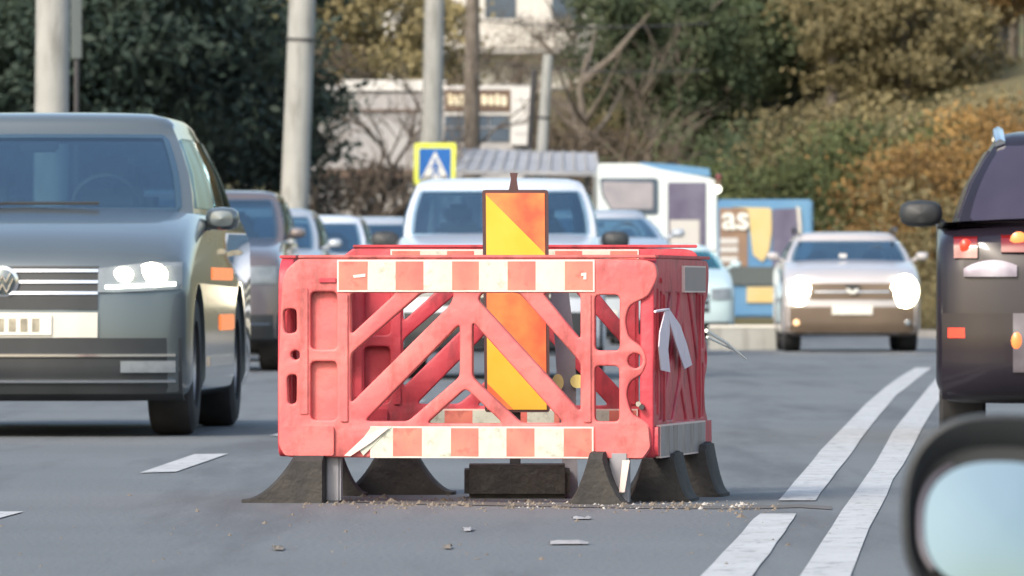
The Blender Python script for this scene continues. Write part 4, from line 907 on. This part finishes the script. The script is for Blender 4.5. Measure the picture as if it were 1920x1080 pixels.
# ------------------------------------------------------------------ trees
def crown_mesh(seed, rx, rz, clumps, per, size, cr=.5, droop=0.0):
    r = random.Random(seed); v = []; f = []
    cs = []
    for k in range(clumps):
        while True:
            p = Vector((r.uniform(-1, 1), r.uniform(-1, 1), r.uniform(-1, 1)))
            if .25 < p.length < 1.0: break
        q = 1 + .25 * math.sin(3 * math.atan2(p.y, p.x) + seed); cs.append((Vector((p.x * rx * q, p.y * rx * q, p.z * rz)), r.uniform(.6, 1.3)))
    for c_, k in cs:
        for i in range(int(per * k)):
            p = c_ + Vector((r.gauss(0, cr * k), r.gauss(0, cr * k), r.gauss(0, cr * k * .6) - droop * r.random()))
            a = Vector((r.gauss(0, 1), r.gauss(0, 1), r.gauss(0, 1))).normalized(); b = a.orthogonal().normalized(); b = (b * math.cos(r.random() * 6) + a.cross(b) * math.sin(r.random() * 6)).normalized()
            L = size * r.uniform(.6, 1.3); t = a * L; u = b * L * .5; n = len(v)
            v += [p - t, p + u, p + t, p - u]; f.append([n, n + 1, n + 2, n + 3])
    me = bpy.data.meshes.new('crown'); me.from_pydata([tuple(q) for q in v], [], f); me.update(); return me
def trunk_mesh(seed, h, r0, reach):
    r = random.Random(seed); g = G(); p = [Vector((0, 0, -.3))]; 
    for k in range(1, 6): p.append(Vector((r.uniform(-.1, .1) * k * .6, r.uniform(-.1, .1) * k * .6, h * k / 5)))
    g.tube(p, [r0 * (1 - .15 * k) for k in range(6)], 8)
    for k in range(9):
        b = p[2 + k % 3].lerp(p[3 + k % 3], r.random()); t = 2.4 * k; e = b + Vector((math.cos(t), math.sin(t), .9)) * reach * r.uniform(.5, .9); m_ = (b + e) / 2 + Vector((0, 0, -.15))
        g.tube([b, m_, e], [r0 * .45, r0 * .28, r0 * .1], 5)
    o = g.obj('t', 'bark'); me = o.data; bpy.data.objects.remove(o); return me
def bare_mesh(seed, h, r0, depth=5):
    r = random.Random(seed); g = G()
    def br(p, d, L, rad, k):
        q = p + d * L * .5 + Vector((r.gauss(0, .04), r.gauss(0, .04), r.gauss(0, .03))) * L; e = q + (d + Vector((r.gauss(0, .15), r.gauss(0, .15), .02))).normalized() * L * .5
        g.tube([p, q, e], [rad, rad * .85, rad * .65], 5 if k > 2 else 3, cap=False)
        if k == 0: return
        for i in range(3 if k > 2 else 4):
            dd = (d + Vector((r.gauss(0, .55), r.gauss(0, .55), r.gauss(.05, .35)))).normalized(); st = e if i < 2 else q
            br(st, dd, L * r.uniform(.6, .85), rad * .6, k - 1)
    br(Vector((0, 0, -.3)), Vector((0, 0, 1)), h, r0, depth); o = g.obj('t', 'twig'); me = o.data; bpy.data.objects.remove(o); return me
CR = {'a': crown_mesh(1, 2.6, 2.4, 85, 230, .10, .34), 'b': crown_mesh(2, 3.0, 3.0, 95, 230, .105, .36), 'c': crown_mesh(3, 2.2, 3.4, 85, 220, .10, .34), 'd': crown_mesh(4, 2.0, 1.1, 34, 330, .055, .32), 'e': crown_mesh(5, 2.4, 3.0, 40, 200, .06, .38, .4)}
TM = [trunk_mesh(11, 4.2, .17, 2.0), trunk_mesh(12, 4.8, .2, 2.4)]
BM = [bare_mesh(21, 1.9, .11), bare_mesh(22, 2.1, .12), bare_mesh(23, 1.8, .09), bare_mesh(24, 2.3, .075, 4), bare_mesh(25, 2.4, .07, 4)]
def place(name, label, cat, X, Y, z, crown, m, tr, sc, cz, rz, group, trunk_m='bark'):
    root = empty(name, label, cat, (X, Y, z), rz, group); root.scale = (sc, sc, sc)
    if tr is not None:
        o = bpy.data.objects.new('trunk', TM[tr]); COL.objects.link(o); o.parent = root
    me = CR[crown]; o = bpy.data.objects.new('crown', me); COL.objects.link(o); o.parent = root; o.location = (0, 0, cz)
    if not me.materials: me.materials.append(None)
    o.material_slots[0].link = 'OBJECT'; o.material_slots[0].material = M[m]; return root
def bank_z(X, Y):
    x0 = road_x(Y, 4.3) if Y < 150 else road_x(150, 4.3) - (Y - 150) * .40
    return max(0, 6.5 * sstep((X - x0) / 22)) * sstep((Y - 100) / 14) if Y > 100 else 0
R = random.Random(5)
def tree_at(px, s, name, label, crown, m, sc=1, cz=4.6, tr=0, group=None, cat='tree'):
    X, Y = at(px, s); z = bank_z(X, Y) if px > 1000 else 0
    return place(name, label, cat, X, Y, z, crown, m, tr, sc, cz, R.uniform(0, 6), group)
GL = 'dark evergreens behind the left kerb'
for px, s, cr, sc, cz, lab in ((-60, 118, 'a', 1.0, 4.4, 'dark evergreen at the far left edge behind the thick pole'), (60, 112, 'b', 1.0, 4.2, 'dark evergreen between the thick pole and the left edge'), (200, 116, 'a', 1.05, 4.6, 'dark evergreen just right of the thick left pole'),
                               (300, 108, 'b', .95, 4.6, 'dark evergreen above the warm grey SUV'), (410, 104, 'a', .72, 5.6, 'dark evergreen just left of the banded concrete pole'), (120, 98, 'c', 1.3, 5, 'taller dark evergreen behind the thick pole'), (345, 94, 'c', 1.15, 5, 'taller dark evergreen behind the pair left of the banded pole')):
    tree_at(px, s, 'evergreen_tree', lab, cr, 'leaf_dark', sc, cz, 0, GL)
for px, s, lab in ((20, 110, 'low dark bush at the far left behind the slate SUV'), (170, 112, 'low dark bush behind the roof of the slate SUV'), (320, 105, 'low dark bush above the windscreen pillar of the slate SUV'), (440, 102, 'low dark bush behind the warm grey SUV roof'), (500, 110, 'low dark bush at the foot of the banded pole')):
    tree_at(px, s, 'bush', lab, 'd', 'leaf_dark', 1.25, 1.3, None, 'dark bushes behind the left kerb', 'bush').scale = (.85,) * 3
for px, s, mm, cr, sc, cz, lab in ((440, 99, 'leaf_olive', 'e', .6, 8.6, 'sparse olive tree top above the dark evergreens, left of the banded pole'), (170, 104, 'leaf_rust', 'e', .7, 8.2, 'sparse rusty tree top above the dark evergreens at the left')):
    tree_at(px, s, 'tree', lab, cr, mm, sc, cz, 1, None)
GB = 'bare brown trees by the shop'
for k, (px, s, sc, lab) in enumerate(((610, 96, 1.0, 'bare brown tree just right of the banded pole'), (700, 92, .95, 'bare brown tree in front of the left half of the shop'), (888, 90, 1.05, 'bare tree whose trunk stands in front of the shop sign'), (1065, 86, 1.0, 'bare tree against the pale apartment block'), (1180, 82, 1.05, 'bare tree right of the apartment block'), (975, 80, 1.15, 'bare tree behind the shop corner'), (770, 82, 1.1, 'bare tree above the shop roof'), (930, 76, 1.15, 'bare tree close to the left window of the apartment block'), (1015, 77, 1.2, 'bare tree above the banded leaning pole'), (1120, 78, 1.2, 'bare tree above the end of the canopy'), (1230, 77, 1.25, 'bare tree above the middle of the white bus'))):
    X, Y = at(px, s); root = empty('bare_tree', lab, 'tree', (X, Y, 0), k * 1.3, GB); root.scale = (sc,) * 3
    o = bpy.data.objects.new('branches', BM[3 + k % 2 if px in (1065, 1180, 975, 888) else k % 3]); COL.objects.link(o); o.parent = root
    if px == 888: g = G(); g.tube([(0, 0, 0), (.02, 0, 2.5), (.05, 0, 4.5), (.0, 0, 7.5)], [.2, .17, .16, .12], 10); g.obj('trunk', 'concrete' if 0 else 'bark', root)
for px, s, mm, cr, sc, cz, lab in ((610, 84, 'leaf_umber', 'e', .75, 6.5, 'thin brown-leaved tree above the left end of the shop'), (690, 80, 'leaf_brown', 'b', .85, 8.2, 'brown tree crown above the shop roof'), (790, 79, 'leaf_olive', 'e', .6, 8.2, 'sparse olive crown behind the pole of the crossing sign'), (650, 92, 'leaf_umber', 'd', 1.0, 2.2, 'brown bush in front of the shop wall')):
    tree_at(px, s, 'brown_tree', lab, cr, mm, sc, cz, None if cr == 'd' else 1, None)
GR = 'trees on the bank to the right'
k = 0
spec = [(1215, 75, 'leaf_olive', 'e', .8, 7.2, 'sparse olive tree right of the apartment block'), (1075, 74, 'leaf_umber', 'e', .65, 9.6, 'sparse umber crown at the top right corner of the apartment block'), (1010, 76, 'leaf_umber', 'e', .5, 6.6, 'thin umber crown above the leaning pole'), (1100, 80, 'leaf_umber', 'd', .9, 1.6, 'brown round tree above the canopy'), (1180, 77, 'leaf_brown', 'd', .9, 1.4, 'brown tree above the white bus, left one'), (1275, 79, 'leaf_green', 'a', .8, 3.4, 'green tree directly above the white bus'),
        (1325, 74, 'leaf_olive', 'b', .9, 6.4, 'olive tree top right of the apartment block'), (1310, 76, 'leaf_green', 'b', .85, 3.2, 'green tree above the gap between bus and truck'), (1330, 72, 'leaf_olive', 'b', .9, 6.4, 'tall olive tree above the bus and truck'),
        (1400, 77, 'leaf_green', 'c', .85, 3.6, 'green tree above the blue truck, first above its letters'), (1440, 71, 'leaf_olive', 'a', 1.0, 6.5, 'tall olive tree above the right half of the blue truck'), (1480, 75, 'leaf_olive', 'b', .8, 2.6, 'olive tree low above the right end of the blue truck'),
        (1560, 78, 'leaf_green', 'a', .9, 3.8, 'green tree between the blue truck and the car with headlights'), (1545, 70, 'leaf_green', 'b', 1.0, 6.8, 'tall green tree at the top above the gap beside the blue truck'), (1630, 76, 'leaf_olive', 'c', .9, 2.8, 'olive tree above the car with headlights'),
        (1650, 70, 'leaf_olive', 'a', 1.1, 6.4, 'tall olive tree high above the car with headlights'), (1700, 80, 'leaf_brown', 'b', .8, 2.0, 'brown tree low behind the right headlight'), (1770, 78, 'leaf_rust', 'a', .95, 3.2, 'rust-coloured tree left of the black car roof'),
        (1760, 70, 'leaf_olive', 'b', 1.0, 6.6, 'tall olive-brown tree above the rust-coloured ones'), (1860, 77, 'leaf_rust', 'b', .95, 4.0, 'rust-coloured tree above the black car'), (1930, 74, 'leaf_rust', 'c', 1.0, 5, 'rust-coloured tree at the right edge of the photo'),
        (1880, 68, 'leaf_olive', 'a', 1.1, 7.0, 'tall olive tree at the top right corner'), (1900, 71, 'leaf_olive', 'b', 1.0, 5.2, 'olive tree standing high behind the roof of the black car'), (1830, 66, 'leaf_brown', 'b', 1.1, 5.6, 'brown tree on the bank top between two olive ones near the corner'), (1990, 72, 'leaf_brown', 'b', 1.0, 5, 'brown tree just beyond the right edge')]
for px, s, mm, cr, sc, cz, lab in spec: tree_at(px, s, 'tree', lab, cr, mm, sc, cz, k % 2, GR); k += 1
spec = [(1100, 86, 'leaf_umber', 'umber bush behind the canopy end'), (1190, 88, 'leaf_brown', 'brown bush behind the roof of the white bus'), (1300, 86, 'leaf_olive', 'olive bush behind the right end of the bus roof'), (1400, 84, 'leaf_green', 'green bush behind the top of the blue truck'), (1520, 85, 'leaf_brown', 'brown bush beside the right top corner of the blue truck'),
        (1560, 88, 'leaf_olive', 'dull bush behind the roof of the car with headlights'), (1660, 88, 'leaf_olive', 'dull bush right behind the windscreen of the car with headlights'), (1790, 88, 'leaf_brown', 'dry brown bush beside the right headlight'), (1850, 96, 'leaf_brown', 'dry brown bush under the mirror of the black car'), (1790, 92, 'leaf_rust', 'rusty bush behind the mirror of the black car'), (1860, 90, 'leaf_rust', 'rusty bush behind the black car')]
for px, s, mm, lab in spec:
    X, Y = at(px, s); place('bush', lab, 'bush', X, Y, bank_z(X, Y), 'd', mm, None, 1.25, .9, R.uniform(0, 6), 'dry bushes on the bank')
for px, s, lab in ((1738, 102, 'low dry scrub at the road edge beside the right headlight'), (1790, 104, 'low dry scrub at the road edge behind the black car')):
    X, Y = at(px, s); place('bush', lab, 'bush', X, Y, 0, 'd', 'leaf_brown', None, .42, 1.2, R.uniform(0, 6), 'dry bushes on the bank')
# overhead wires
for k, (y0, y1) in enumerate(((36, 44), (112, 132))):
    a = W(880, y0, 90); b = W(1330, y1, 90); g = G(); g.tube([a.lerp(b, t / 8) - Vector((0, 0, .12 * math.sin(math.pi * t / 8))) for t in range(9)], .014, 4)
    tag(g.obj('overhead_wire', 'steel_dark'), ('upper' if k == 0 else 'lower') + ' dark overhead wire crossing in front of the pale apartment block', 'wire')
